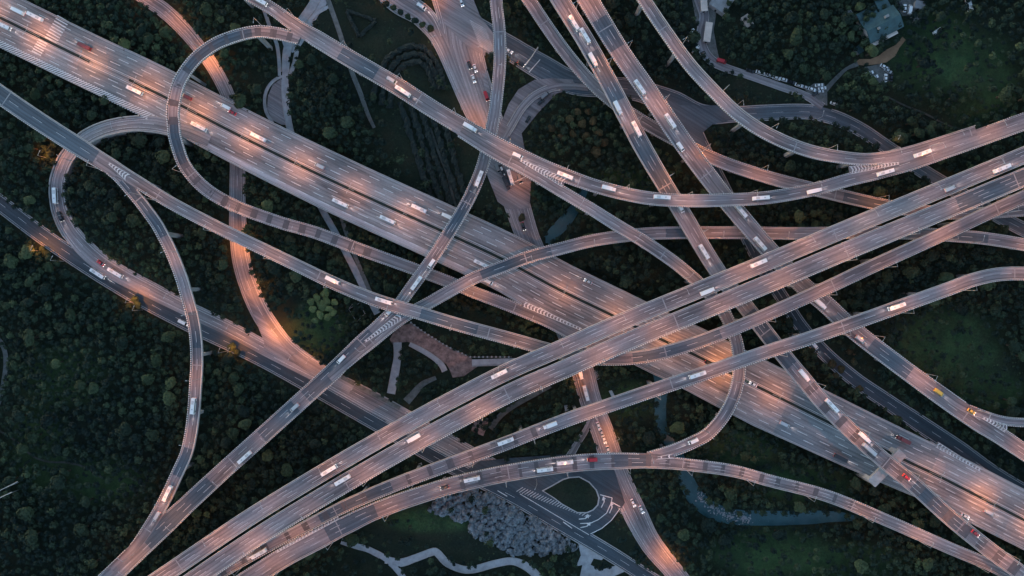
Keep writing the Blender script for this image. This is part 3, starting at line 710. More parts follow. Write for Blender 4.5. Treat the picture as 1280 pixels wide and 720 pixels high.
# ------------------------------------------------------------------ ground roads
for k, r in enumerate(GR):
    n = len(r.C); z = np.zeros(n)
    if r.name == 'west_loop':
        root = obj_loft('road', loft(r, prof_of(r, [(r.wl, z), (-r.wr, z)])[:, ::-1], closed=False), M['ground_road'], None)
        zb = -(r.C[:, 2]) - .4
        obj_loft('embankment', loft(r, prof_of(r, [(r.wl + .3, z - .03), (r.wl + .3 + 0 * z, zb), (-r.wr - .3, zb), (-r.wr - .3, z - .03)])), M['girder'], root)
        w_ok = r.C[:, 2] > 1.4
    else:
        root = obj_loft('road', loft(r, prof_of(r, [(r.wl, z + .0), (-r.wr, z + .0)])[:, ::-1], closed=False), M[r.kw['mat']], None)
        w_ok = None
    tag(root, r.phrase + ' seen from above', 'road' if r.kw['lanes'] else 'path', kind='structure'); r.root = root
    for side, w in ((1, r.wl), (-1, r.wr)):
        ok = ~covered_by_others(r, side * (w + .2), 1.2, .05)
        d_ = np.zeros(n, bool)
        X = r.C[:, 0] + r.N[:, 0] * side * w; Y = r.C[:, 1] + r.N[:, 1] * side * w
        hk = np.where(r.C[:, 2] > 1.2, .9, .13)
        kw_ = .35 if r.kw['lanes'] == 0 else .5
        a = side * w; b = side * (w + kw_)
        if r.kw['mat'] in ('dirt', 'path_dim'): continue
        obj_loft('kerb', loft(r, prof_of(r, [(a, z - .05), (b, z - .05), (b, z + hk), (a, z + hk)]), mask=ok), M['kerb'], root)
    if r.kw['lanes']:
        build_markings(r, root, r.kw['lanes'], .7)
        if r.name in ('west_loop', 'north_west_lane', 'feeder', 'cross_road'):
            for side, w in ((1, r.wl), (-1, r.wr)):
                for k_, (ins, wd) in enumerate(((1.9, .28),)):
                    a = side * (w - ins); ok = ~covered_by_others(r, a, 1.2, -.2)
                    obj_loft('worn_verge_line', loft(r, prof_of(r, [(a + wd / 2, z + .018), (a - wd / 2, z + .018)]), closed=False, mask=ok), M['faded_line'], root)

# grass on the teardrop island
gi = patch('grass_verge', [((x - cpt[0]) * .94 + cpt[0], (y - cpt[1]) * .94 + cpt[1]) for x, y in isl], .5, 'ground', 'dark grass on the teardrop island', 'grass', thick=.2)

# water
def water_mat():
    m, n, b = newmat('river water')
    g_ = N(n, 'ShaderNodeNewGeometry').outputs['Position']
    c = ramp(n, noise(n, g_, .07, 4, .6), [(.35, (.018, .062, .075)), (.65, (.04, .11, .125))])
    c = mix(n, ramp(n, noise(n, g_, .5, 5, .75, .6), [(.6, (0, 0, 0)), (.72, (.5, .5, .5))]), c, (.2, .28, .3))
    n.links.new(c, b.inputs['Base Color']); b.inputs['Roughness'].default_value = .3
    bp = N(n, 'ShaderNodeBump'); bp.inputs['Strength'].default_value = .3; n.links.new(noise(n, g_, .9, 3), bp.inputs['Height']); n.links.new(bp.outputs[0], b.inputs['Normal'])
    return m
M['water'] = water_mat()
T_ = np.gradient(rv[:, :2], axis=0); T_ /= np.linalg.norm(T_, axis=1)[:, None]; N_ = np.stack([-T_[:, 1], T_[:, 0]], 1)
V = []; 
for i in range(len(rv)):
    for s_ in (1, -1):
        w = rv[i, 3] + .8; V.append((rv[i, 0] + N_[i, 0] * w * s_, rv[i, 1] + N_[i, 1] * w * s_, -.35))
F = [(2 * i + 1, 2 * i + 3, 2 * i + 2, 2 * i) for i in range(len(rv) - 1)]
me = bpy.data.meshes.new('river'); me.from_pydata(V, [], F); me.update()
tag(link('river', me, M['water']), 'teal river winding under the ramps', 'river', kind='structure')

# ------------------------------------------------------------------ chevrons and hatching
def on_z(x, y, pool, z=0):
    """height of the given road at photo pixel"""
    r = ROADS[pool]; wx, wy, _ = W(x, y, z); d, i = near(r, np.array([wx]), np.array([wy])); return float(r.C[i[0], 2])
def strips(name, quads, mat, parent):
    V, F = [], []
    for q in quads:
        b = len(V); V += q; F.append(tuple(range(b, b + len(q))))
    me = bpy.data.meshes.new(name); me.from_pydata(V, [], F); me.update()
    return link(name, me, M[mat], parent)
def chevron(road, zref, a, b, w0, w1, n, point=1, lean=.5, t=.75, outline=True):
    """V shaped bars from a (narrow, w0) to b (wide, w1) in photo px"""
    z = zref + .16; A = np.array(W(*a, zref)[:2]); B = np.array(W(*b, zref)[:2]); d = B - A; L = np.linalg.norm(d); d /= L; m = np.array([-d[1], d[0]])
    Q = []; sc = MPP * (H - zref) / H
    for i in range(n):
        u = (i + .5) / n; c = A + d * L * u; w = (w0 + (w1 - w0) * u) * sc / 2
        th = min(t, L / n * .5)
        for sgn in (1, -1):
            p0 = c + d * (w * lean * point); p1 = c + m * w * sgn
            q = [p0 - d * th / 2, p1 - d * th / 2, p1 + d * th / 2, p0 + d * th / 2]
            if sgn < 0: q = q[::-1]
            Q.append([(float(p[0]), float(p[1]), z) for p in q])
    if outline:
        for sgn in (1, -1):
            p0 = A + m * w0 * sc / 2 * sgn; p1 = B + m * w1 * sc / 2 * sgn; q = [p0, p1, p1 + m * .25 * sgn, p0 + m * .25 * sgn]
            Q.append([(float(p[0]), float(p[1]), z) for p in q])
    strips('chevron_markings', Q, 'white_line', ROADS[road].root)
    top = []
    for p_, ww in ((A - d * 2, w0 + 1), (B, w1 + 2.5)):
        for sgn in (1, -1): q = p_ + m * ww * sc / 2 * sgn; top.append((float(q[0]), float(q[1])))
    mb = MB(); z0 = zref - .03
    mb.add([(*top[0], z0), (*top[1], z0), (*top[3], z0), (*top[2], z0)] + [(*top[0], z0 - .8), (*top[1], z0 - .8), (*top[3], z0 - .8), (*top[2], z0 - .8)],
           [(0, 1, 2, 3), (7, 6, 5, 4), (0, 4, 5, 1), (1, 5, 6, 2), (2, 6, 7, 3), (3, 7, 4, 0)])
    mb.build('gore_slab', M['deck'], ROADS[road].root)
def bars(road, zref, a, b, w, n, slant=.3, t=.5, mat='white_line', w2=None):
    z = zref + .17; A = np.array(W(*a, zref)[:2]); B = np.array(W(*b, zref)[:2]); d = B - A; L = np.linalg.norm(d); d /= L; m = np.array([-d[1], d[0]]); sc = MPP * (H - zref) / H
    Q = []
    for i in range(n):
        u = (i + .5) / n; c = A + d * L * u; ww = (w + ((w2 if w2 is not None else w) - w) * u) * sc / 2
        p0 = c + m * ww + d * ww * slant * 2; p1 = c - m * ww - d * ww * slant * 2
        Q.append([(float(p[0]), float(p[1]), z) for p in (p0 - d * t / 2, p1 - d * t / 2, p1 + d * t / 2, p0 + d * t / 2)])
    strips('hatch_markings', Q, mat, ROADS[road].root)
chevron('long_ramp', 24.16, (136, 204), (160, 222), 1.5, 8, 7, -1)
chevron('north_sweep', 26.04, (650, 200), (706, 229), 1.5, 11, 15, -1)
chevron('north_sweep', 26.05, (1124, 204), (1062, 213), 2, 9, 15, -1)
chevron('upper_left_ramp', 16.13, (456, 427), (500, 396), 1.5, 8.5, 13, 1, .6, 1.1)
chevron('south_arc', 22.2, (345, 690), (422, 645), 2, 7.5, 20, 1, .6, 1.0)
chevron('main', 9.0, (1226, 588), (1171, 556), 2, 6, 14, 1)
chevron('twin_bridge', 20.1, (1228, 522), (1258, 536), 1.5, 9, 8, 1)
chevron('south_arc', 15.2, (822, 572), (842, 570), 1.5, 5, 2, -1)
chevron('main', 9.0, (727, 412), (655, 380), 2, 6, 18, 1)
bars('main', 9.0, (-6, 52), (196, 150), 9, 62, .45, .85)
bars('main', 9.0, (45, 68), (56, 48), 13, 7, .0, .7)
bars('main', 9.0, (63, 52), (80, 22), 17, 9, .0, .6)
bars('west_loop', .45, (648, 611), (738, 646), 8, 27, .35, .5, 'faded_line', w2=4)
bars('cross_road', .45, (597, 30), (610, 64), 15, 13, .6, .55, 'faded_line')
# turn arrows and give-way lines on the apron
def arrow(x, y, ang, z=.56, L=5.0):
    wx, wy, _ = W(x, y); d = np.array([math.cos(ang), math.sin(ang)]); m = np.array([-d[1], d[0]]); c = np.array([wx, wy]); Q = []
    def P(a, b): p = c + d * a + m * b; return (float(p[0]), float(p[1]), z)
    Q.append([P(-L / 2, -.25), P(L / 4, -.25), P(L / 4, .25), P(-L / 2, .25)])
    Q.append([P(L / 4, -.25), P(L / 2, .6), P(L / 2 - .5, 1.0), P(L / 4 - .4, .25)])
    Q.append([P(L / 2 - 1.4, 1.5), P(L / 2 + .5, -.1), P(L / 2 + 1.1, 1.9)])
    return Q
Q = []
for x, y, a in ((729, 648, .1), (731, 658, .2), (754, 629, 1.1), (764, 636, 1.15)): Q += arrow(x, y, a)
def line(a, b, w=.45, z=.565):
    A = np.array(W(*a)[:2]); B = np.array(W(*b)[:2]); d = (B - A) / np.linalg.norm(B - A); m = np.array([-d[1], d[0]]) * w / 2
    return [(float(p[0]), float(p[1]), z) for p in (A - m, B - m, B + m, A + m)]
Q += [line((750, 618), (765, 622)), line((765, 622), (764, 627)), line((764, 627), (775, 633)), line((764, 628), (758, 641)), line((758, 641), (748, 649)), line((748, 649), (738, 653.5)), line((738, 653.5), (725, 654)),
      line((775, 635), (764, 650)), line((764, 650), (752, 660)), line((752, 660), (738, 667)), line((704, 652), (715, 660)), line((622, 613), (634, 620)), line((650, 617), (702, 648), .3), line((702, 648), (736, 668), .3)]
strips('turn_arrows', Q, 'white_line', ROADS['west_road'].root)
Q = [line((785, 625), (796, 618), .5, .2), line((780, 622), (786, 625), .3, .2)]
Q += [line((652 + i * 9, 86 + i * 5), (666 + i * 9, 70 + i * 5), .4, .75) for i in range(2)]
strips('stop_lines', Q, 'white_line', ROADS['cross_road'].root)

# ------------------------------------------------------------------ planting
TREES = []
def leafy(n_leaf, seed, core_sub=1, lobes=6, leaf=.22, flat=.75):
    """unit crown: lumpy core with leaf clumps on it; returns V,F (triangles)"""
    q = np.random.default_rng(seed)
    bm = bmesh.new(); bmesh.ops.create_icosphere(bm, subdivisions=core_sub, radius=1)
    Vc = np.array([v.co[:] for v in bm.verts]); Fc = np.array([[v.index for v in f.verts] for f in bm.faces]); bm.free()
    Ld = q.normal(size=(lobes, 3)); Ld[:, 2] = np.abs(Ld[:, 2]) * .8; Ld /= np.linalg.norm(Ld, axis=1)[:, None]
    def rad(D):
        c = (D @ Ld.T).max(1); return .60 + .48 * np.clip(c, 0, 1)**4 + .0
    D = Vc / np.linalg.norm(Vc, axis=1)[:, None]
    Vc = D * (rad(D) * .84)[:, None] * (1 + q.normal(size=(len(D), 1)) * .06)
    Vs = [Vc]; Fs = [Fc]; b = len(Vc)
    D = q.normal(size=(n_leaf, 3)); D[:, 2] = np.abs(D[:, 2]) * 1.0 - .15; D /= np.linalg.norm(D, axis=1)[:, None]
    C = D * (rad(D) * q.uniform(.82, 1.06, n_leaf))[:, None]
    U = np.cross(D, q.normal(size=(n_leaf, 3))); U /= np.linalg.norm(U, axis=1)[:, None]; Wd = np.cross(D, U)
    D2 = D + q.normal(size=D.shape) * .45
    L = q.uniform(.6, 1.3, n_leaf)[:, None] * leaf
    p0 = C + U * L; p1 = C - U * L * .7 + Wd * L * .8 + D2 * L * .5; p2 = C - U * L * .7 - Wd * L * .8 - D2 * L * .2
    p3 = C - U * L * 1.3 + D2 * L * .1
    Vl = np.stack([p0, p1, p3, p2], 1).reshape(-1, 3); ii = np.arange(n_leaf) * 4 + b
    Fl = np.concatenate([np.stack([ii, ii + 1, ii + 2], -1), np.stack([ii, ii + 2, ii + 3], -1)])
    V = np.concatenate([Vc, Vl]); V[:, 2] *= flat
    return V, np.concatenate([Fc, Fl])

# clearings in photo px: (x, y, rx, ry, remaining density)
CLEAR = [(930,560,50,22,.25),(1000,605,60,20,.25),(960,690,70,26,.3),(1185,430,62,40,.10),(1235,480,45,30,.15),(385,410,42,36,.12),(460,30,60,26,.05),(535,115,62,66,.05),(535,195,66,64,.07),(585,225,30,40,.1),(1210,60,60,50,.28),(1190,110,70,40,.3),
         (575,410,70,24,.15),(650,460,40,30,.2),(505,650,60,18,.05),(530,680,70,20,.25),(470,700,60,24,.15),(800,500,60,30,.3),(1000,690,120,26,.5),(960,110,40,12,.1),(930,112,50,12,.1),
         (700,300,55,30,.3),(770,330,60,40,.4),(1060,450,30,26,.2),(710,620,45,30,0),(760,670,30,22,.1),(640,650,115,46,.02),(1104,50,34,34,.45),(100,520,80,60,.75),(150,640,70,50,.7),(790,260,50,24,.3),
         (320,90,40,34,.35),(590,225,30,40,.2),(700,180,50,40,.55),(120,600,60,14,.4),(890,20,30,40,.2), (440,20,50,60,.2),(495,60,60,60,.06)]
def density(px, py):
    d = np.ones(len(px))
    for x, y, rx, ry, k in CLEAR:
        q = ((px - x) / rx)**2 + ((py - y) / ry)**2
        d *= np.where(q < 1, k, np.where(q < 1.5, k + (1 - k) * (q - 1) * 2, 1))
    return d
def cand(nc, rmin, rmax, spacing, seed):
    """scatter non-overlapping crown centres over the ground"""
    q = np.random.default_rng(seed); X = q.uniform(-335, 335, nc); Y = q.uniform(-205, 205, nc); R = q.uniform(rmin, rmax, nc)
    g0 = samp(gd, X, Y); d0 = samp(dd, X, Y); z0 = samp(dz, X, Y); r0 = samp(rd, X, Y)
    px = X / MPP + 640; py = 360 - Y / MPP
    ok = (g0 > R * .7) & (r0 > R * .15)
    ok &= (d0 > .5) | (z0 > 15) & (d0 > -1) & (q.random(nc) < .35)
    ok &= q.random(nc) < density(px, py)
    return X[ok], Y[ok], R[ok], d0[ok], z0[ok]
cells = {}
def take(X, Y, R, d0, z0, k=.78, limit=None):
    out = []
    for x, y, r_, d_, z_ in zip(X, Y, R, d0, z0):
        ci, cj = int(x // 8), int(y // 8); hit = False
        for i in (-1, 0, 1):
            for j in (-1, 0, 1):
                for (a, b, c) in cells.get((ci + i, cj + j), ()):
                    if (a - x)**2 + (b - y)**2 < ((c + r_) * k)**2: hit = True; break
                if hit: break
            if hit: break
        if hit: continue
        cells.setdefault((ci, cj), []).append((x, y, r_)); out.append((x, y, r_, d_, z_))
        if limit and len(out) >= limit: break
    return out

# special trees first (photo px, crown radius m, material, label, group)
SPECIAL = []
for i, (x, y) in enumerate([(464, 0), (479, 7), (488, 12), (497, 17), (506, 23), (515, 28), (524, 33), (534, 38)]):
    SPECIAL.append((x + 4, y - 3, 1.9, 'leaf', 'small round dark tree in the row along the feeder street', 'round street trees in a row', 4.5))
pale = [(398,372),(404,382),(410,376),(414,386),(402,393),(394,386),(412,396),(420,378),(396,400),(407,367),(391,377),(418,391)]
for x, y in pale: SPECIAL.append((x, y, rnd.uniform(1.8, 2.7), 'leaf_pale', 'pale green tree in the cluster on the lawn left of the diagonal viaduct', 'pale green tree cluster', 7))
for x, y in [(457,292),(464,298),(486,305),(492,310),(498,316),(503,309),(488,300),(512,318),(478,312),(506,322),(520,325),(470,305)]:
    SPECIAL.append((x, y, rnd.uniform(1.5, 2.2), 'leaf', 'round bush-like tree below the wide highway, beside the loop ramp', 'round trees below the wide highway', 4.5))
for x, y in [(735,140),(728,155),(742,152),(716,168),(732,170),(748,166),(700,172),(755,178),(690,160),(722,140),(712,150),(745,190)]:
    SPECIAL.append((x, y, rnd.uniform(1.6, 2.6), 'leaf_scrub', 'brownish tree in the scrub right of the paved forecourt', 'brownish trees by the forecourt', 6))
for x, y in [(1000,283),(1012,268),(1026,272),(1040,262),(1046,270),(1033,280),(1018,281),(1052,278),(1006,262)]:
    SPECIAL.append((x, y, rnd.uniform(1.9, 2.6), 'leaf', 'grey green tree between the two ramps above the straight viaducts', 'grey green trees between ramps', 7))
for x, y in [(60,196),(66,202),(52,311),(57,317),(168,374),(172,381),(290,434),(296,440)]:
    SPECIAL.append((x, y, 2.1, 'leaf', 'lamp lit tree close beside a glowing street lamp at the left', 'lamp lit trees', 5.5))
for x, y in [(652,272),(600,300),(1012,395),(1062,440),(1068,452),(1045,470),(1052,462),(1075,486),(1040,455)]:
    SPECIAL.append((x, y, rnd.uniform(1.6, 2.4), 'leaf_scrub', 'olive tree on the verge of the dark service road', 'olive verge trees', 5))
indiv = []
for x, y, rr, mt, lab, grp, hh in SPECIAL:
    wx, wy, _ = W(x, y, 4); cells.setdefault((int(wx // 8), int(wy // 8)), []).append((wx, wy, rr)); indiv.append((wx, wy, rr, mt, lab, grp, hh))
REG = [((130,470),'wood at far left'),((80,640),'lower left wood'),((150,270),'wood inside the left loop'),((60,180),'wood by the left edge'),((380,150),'wood at upper left'),((80,90),'wood by the left highway end'),
       ((200,30),'wood at the top left'),((420,600),'wood left of the straight viaducts'),((400,430),'lawn by the diagonal viaduct'),((620,160),'park strip at top centre'),((730,170),'scrub right of the forecourt'),
       ((760,60),'wood between the north bridges'),((960,50),'wood at the top right'),((1200,80),'fields in the top right corner'),((1150,250),'wood above the straight viaducts'),((950,200),'wood below the blue grey street'),
       ((850,310),'hollow in the centre'),((1130,350),'wood right of the centre'),((1230,430),'wood at the right edge'),((1100,440),'slope beside the dark service road'),((1180,600),'strip beside the highway at lower right'),
       ((900,560),'river bank at lower centre'),((1050,690),'wood in the bottom right'),((820,650),'wood right of the main street'),((560,680),'gardens at the bottom'),((560,440),'green triangle by the brown plaza'),
       ((680,540),'hollow under the straight viaducts'),((590,270),'strip above the wide highway'),((300,340),'wood beside the orange lane'),((460,320),'strip below the wide highway')]
RP = np.array([p for p, _ in REG], float)
X, Y, R, D0, Z0 = cand(9000, 2.6, 3.9, 1, 5)
vis = (np.abs(X) < 283) & (np.abs(Y) < 158)
big_t = take(X[vis], Y[vis], R[vis], D0[vis], Z0[vis], .8, limit=300 - len(SPECIAL))
X, Y, R, D0, Z0 = cand(120000, 1.0, 2.7, 1, 6)
small_t = take(X, Y, R, D0, Z0, .62)
def tree_h(x, y, r_, d_, z_):
    h = r_ * 2.1 + 2.2
    if x < -135 and z_ < 10.5: h = r_ * 2.1 + 5
    elif z_ < 60 and d_ < r_ + 1: h = min(h, max(z_ - 3, 3.2))
    return h
CR = []
for k in range(7):
    V, F = leafy(620, 100 + k, 2, 5 + k % 4, .14, .7);  CR.append(mesh_np('crown', V, F))
TRK = []
for k in range(3):
    mb = MB(); q = random.Random(k)
    mb.tube((0, 0, -.5), (q.uniform(-.1, .1), q.uniform(-.1, .1), 2.2), .28, .2, 7)
    for j in range(4):
        a = j * 1.6 + q.random(); mb.tube((0, 0, 1.5), (math.cos(a) * 1.1, math.sin(a) * 1.1, 2.9 + q.random() * .5), .13, .05, 5)
    TRK.append(mb.mesh('trunk'))
for t_ in TRK: t_.materials.append(M['bark'])
MC = {}
def crown_mesh(k, mt):
    if (k, mt) not in MC:
        m_c = CR[k].copy(); m_c.materials.clear(); m_c.materials.append(M[mt]); MC[(k, mt)] = m_c
    return MC[(k, mt)]
TONE = ['dark green', 'deep green', 'olive green', 'grey green']
for (x, y, r_, d_, z_) in big_t:
    px, py = x / MPP + 640, 360 - y / MPP
    reg = REG[int(np.argmin((RP[:, 0] - px)**2 + (RP[:, 1] - py)**2))][1]
    indiv.append((x, y, r_, 'leaf', None, 'trees in the ' + reg, tree_h(x, y, r_, d_, z_)))
for i, (x, y, r_, mt, lab, grp, hh) in enumerate(indiv):
    root = empty('broadleaf_tree', (x, y, float(terr(x, y)) - .1), rnd.uniform(0, 6.28))
    if lab is None: lab = 'larger leafy tree in the ' + grp[13:]
    tag(root, lab, 'tree', grp)
    k = rnd.randrange(7)
    c = link('crown', crown_mesh(k, mt), None, root); c.location = (0, 0, max(hh - r_ * .8, r_ * .5)); c.scale = (r_ * rnd.uniform(.85, 1.25), r_ * rnd.uniform(.85, 1.25), r_)
    t_ = link('trunk', TRK[i % 3], None, root); s_ = max(.25, (hh - r_ * .8) / 2.9); t_.scale = (s_, s_, s_)
# the rest of the wood: thousands of small crowns nobody could count, one object
PR = [leafy(64, 300 + k, 1, 5, .21) for k in range(10)]
Vs, Fs, Ts = [], [], []; base = 0
qq = np.random.default_rng(3)
for (x, y, r_, d_, z_) in small_t:
    V, F = PR[qq.integers(10)]; a = qq.uniform(0, 6.28); ca, sa = math.cos(a), math.sin(a); h = tree_h(x, y, r_, d_, z_)
    s_ = r_ * qq.uniform(.9, 1.12)
    v = np.stack([(V[:, 0] * ca - V[:, 1] * sa) * s_ + x, (V[:, 0] * sa + V[:, 1] * ca) * s_ + y, V[:, 2] * r_ + float(terr(x, y)) + h - r_ * .8], 1)
    Vs.append(v); Fs.append(F + base); Ts.append(np.full(len(V), np.clip(qq.beta(1.1, 2.2), 0, 1))); base += len(V)
me = mesh_np('woodland', np.concatenate(Vs), np.concatenate(Fs))
at = me.attributes.new('tint', 'FLOAT', 'POINT'); at.data.foreach_set('value', np.concatenate(Ts).astype(np.float32))
tag(link('woodland', me, M['leaf_wood']), 'dense dark green woodland filling the land between the roads', 'woodland', kind='stuff')
print('TREES', len(indiv), len(small_t))
# low scrub and tufts everywhere
X = rng.uniform(-320, 320, 26000); Y = rng.uniform(-195, 195, 26000)
ok = (samp(gd, X, Y) > .8) & (samp(rd, X, Y) > .8) & ((samp(dd, X, Y) > .1) | (samp(dz, X, Y) > 8))
ok &= vnoise(X, Y, 9, 9) + .5 * vnoise(X, Y, 33, 19) > .62
X, Y = X[ok], Y[ok]; n = len(X); S = rng.uniform(.25, .75, n)
V0 = np.array([(1, 0, 0), (0, 1, 0), (-1, 0, 0), (0, -1, 0), (0, 0, .9)]); F0 = np.array([(0, 1, 4), (1, 2, 4), (2, 3, 4), (3, 0, 4)])
V = V0[None] * S[:, None, None] * rng.uniform(.7, 1.3, (n, 5, 3)); V[:, :, 0] += X[:, None]; V[:, :, 1] += Y[:, None]; V[:, :, 2] += terr(X, Y)[:, None]
F = (F0[None] + (np.arange(n) * 5)[:, None, None]).reshape(-1, 3)
me = mesh_np('scrub', V.reshape(-1, 3), F); at = me.attributes.new('tint', 'FLOAT', 'POINT'); at.data.foreach_set('value', np.repeat(rng.beta(2, 2, n), 5).astype(np.float32))
tag(link('scrub', me, M['leaf_wood']), 'low scrub and grass tufts over the open ground', 'scrub', kind='stuff')

# hedge rows of the terraced park at top centre
def hedge(pts, w, h, label, group):
    S = spline([(*W(x, y)[:2], 0, w) for x, y in pts], 1.6); T = np.gradient(S[:, :2], axis=0); T /= np.linalg.norm(T, axis=1)[:, None]; Nn = np.stack([-T[:, 1], T[:, 0]], 1)
    V, F = [], []; q = np.random.default_rng(len(pts) * 7 + int(pts[0][0]))
    for i in range(len(S)):
        zz = float(terr(S[i, 0], S[i, 1]))
        for la, dz_ in ((1, -.3), (1.05, .6), (.5, 1), (-.5, 1), (-1.05, .6), (-1, -.3)):
            l = la * w / 2 * q.uniform(.5, 1.7); V.append((S[i, 0] + Nn[i, 0] * l, S[i, 1] + Nn[i, 1] * l, zz + dz_ * h * q.uniform(.6, 1.5)))
    for i in range(len(S) - 1):
        for k in range(5): F.append((6 * i + k, 6 * i + k + 1, 6 * i + k + 7, 6 * i + k + 6))
    F += [tuple(range(6)), tuple(6 * (len(S) - 1) + k for k in range(5, -1, -1))]
    me = bpy.data.meshes.new('hedge'); me.from_pydata(V, [], F); me.update(); tag(link('hedge', me, M['hedge']), label, 'hedge', group)
for i in range(5):
    hedge([(500 + i * 13, 128 + i * 3), (520 + i * 12.5, 190 + i * 4), (540 + i * 12, 250 + i * 3)], 2.6, 1.7, ('leftmost', 'second from left', 'middle', 'second from right', 'rightmost')[i] + ' of the long straight planted rows in the park at top centre', 'long straight planted rows')
ordn = ['outermost', 'second', 'third', 'fourth', 'fifth', 'innermost']
for i in range(3):
    k = i * 12
    hedge([(466 + k * .9, 128 + i * 4), (476 + k * .6, 88 + i * 9), (500 + k * .2, 64 + i * 10), (528, 60 + i * 10), (548 - k * .4, 84 + i * 6), (556 - k * .5, 112)], 2.6, 1.7,
          ('outermost', 'middle', 'innermost')[i] + ' of the nested arched hedges in the park at top centre', 'nested arched hedges in the park')
hedge([(434, 14), (470, 26)], 1.8, 1.6, 'upper hedge of the dark triangle left of the round trees', 'triangle hedges')
hedge([(470, 27), (450, 46)], 1.8, 1.6, 'right hedge of the dark triangle left of the round trees', 'triangle hedges')
hedge([(449, 46), (434, 15)], 1.8, 1.6, 'left hedge of the dark triangle left of the round trees', 'triangle hedges')

# boulder slope below the bottom ramp
RK = [(530,640),(545,618),(580,606),(625,596),(645,606),(680,626),(705,648),(727,672),(728,684),(700,690),(668,694),(640,696),(612,680),(586,668),(584,652),(556,646)]
pd = poly_dist(PX(RK))
V, F, Ts = [], [], []; bm = bmesh.new(); bmesh.ops.create_icosphere(bm, subdivisions=1, radius=1)
v0 = np.array([v.co[:] for v in bm.verts]); f0 = np.array([[v.index for v in f.verts] for f in bm.faces]); bm.free()
Xr = rng.uniform(*sorted((W(525, 0)[0], W(735, 0)[0])), 5200); Yr = rng.uniform(W(0, 700)[1], W(0, 590)[1], 5200); base = 0
for x, y in zip(Xr, Yr):
    if samp(pd, x, y) > -.3 - 5 * max(0, vnoise(np.array([x]), np.array([y]), 7, 21)[0] - .45) or samp(gd, x, y) < 1.2: continue
    a = .5 + 1.6 * rng.uniform()**2.2; s_ = np.array([a * rng.uniform(.7, 1.6), a * rng.uniform(.7, 1.2), a * rng.uniform(.7, 1.3)])
    v = v0 * s_ * rng.uniform(.8, 1.2, v0.shape); t = rng.uniform(0, 3.14); ca, sa = math.cos(t), math.sin(t)
    v = np.stack([v[:, 0] * ca - v[:, 1] * sa + x, v[:, 0] * sa + v[:, 1] * ca + y, v[:, 2] + terr(x, y) + a * .3 + rng.uniform(0, .8)], 1)
    V.append(v); F.append(f0 + base); base += len(v)
me = mesh_np('boulder_slope', np.concatenate(V), np.concatenate(F)); tag(link('boulder_slope', me, M['rock']), 'field of jumbled blue grey boulders below the bottom ramp', 'boulders', kind='stuff')
# pebbles in the river bend
V, F = [], []; base = 0
for i in range(260):
    u = rng.uniform(); px = 872 + 66 * u + rng.normal() * 2; py = 620 + 28 * math.sin(min(u * 1.8, 1.57)) + rng.normal() * 3.5; x, y, _ = W(px, py); a = rng.uniform(.2, .55)
    v = v0 * a * rng.uniform(.7, 1.3, v0.shape) + np.array([x, y, -.3]); V.append(v); F.append(f0 + base); base += len(v)
me = mesh_np('river_stones', np.concatenate(V), np.concatenate(F)); tag(link('river_stones', me, M['path']), 'pale stones in the rapids of the river bend', 'stones', kind='stuff')

# ------------------------------------------------------------------ buildings
def building():
    c = W(1104, 29, 8); root = empty('house', (c[0], c[1], 0), math.radians(27)); tag(root, 'large building with teal metal roof in the top right corner', 'building')
    mb = MB(); mb.box((0, 0, 3.2), (19.5, 12, 6.8)); mb.build('wall', M['white_wall'], root)
    mb = MB()
    for s_ in (1, -1):
        mb.add([(-10.4, 0, 8.6), (10.4, 0, 8.6), (10.4, s_ * 6.8, 6.6), (-10.4, s_ * 6.8, 6.6), (-10.4, 0, 8.3), (10.4, 0, 8.3), (10.4, s_ * 6.8, 6.3), (-10.4, s_ * 6.8, 6.3)],
               [(0, 1, 2, 3), (7, 6, 5, 4), (3, 2, 6, 7), (0, 3, 7, 4), (1, 0, 4, 5), (2, 1, 5, 6)])
    for i in range(21):
        x = -10.2 + i * 1.02
        for s_ in (1, -1): mb.add([(x, 0, 8.64), (x + .14, 0, 8.64), (x + .14, s_ * 6.8, 6.68), (x, s_ * 6.8, 6.68)], [(0, 1, 2, 3)])
    rf = mb.build('roof', M['teal_roof'], root); 
    for c_, d_ in (((3, 2.5, 8.6), (2.2, 1.4, 1.6)), ((-4, -1.5, 9), (1.2, 1.2, 1.2))):
        mb = MB(); mb.box(c_, d_); mb.build('vent', M['grey_roof'], rf)
    mb = MB(); mb.box((-4.5, 8.5, 3), (10, 4.6, 6)); mb.build('wing_wall', M['white_wall'], root)
    mb = MB(); mb.box((-4.5, 8.6, 6.2), (11.2, 5.4, .3)); mb.build('wing_roof', M['teal_roof'], root)
    mb = MB(); mb.box((6.3, 9.6, 2.6), (6, 7, 5.2)); mb.box((6.3, 9.6, 5.35), (7, 8, .3)); mb.build('annex', M['teal_roof'], root)
    mb = MB(); mb.box((-6.1, -7.9, 5.5), (7, 1.9, .5)); mb.box((2.2, -7.7, 5.5), (8.4, 1.8, .5)); mb.build('canopy', M['white_wall'], root)
    for i in range(6):
        mb = MB(); mb.box((-8 + i * 3.2, -6.05, 3.2), (1.4, .12, 1.6)); mb.build('window', M['glass'], root)
building()
def shed(x, y, w, d, h, rz, roof, lab, nm='shed', cat='shed'):
    c = W(x, y, h); root = empty(nm, (c[0], c[1], 0), rz); tag(root, lab, cat)
    mb = MB(); mb.box((0, 0, h / 2), (w, d, h)); mb.build('wall', M['concrete'], root)
    mb = MB(); mb.box((0, 0, h + .12), (w + .5, d + .5, .25)); 
    for i in range(4): mb.box((-w / 2 + w * (i + .5) / 4, 0, h + .28), (.12, d + .4, .08))
    mb.build('roof', M[roof], root); mb = MB(); mb.box((0, -d / 2 - .03, 1.1), (1.1, .08, 2.1)); mb.build('door', M['glass'], root)
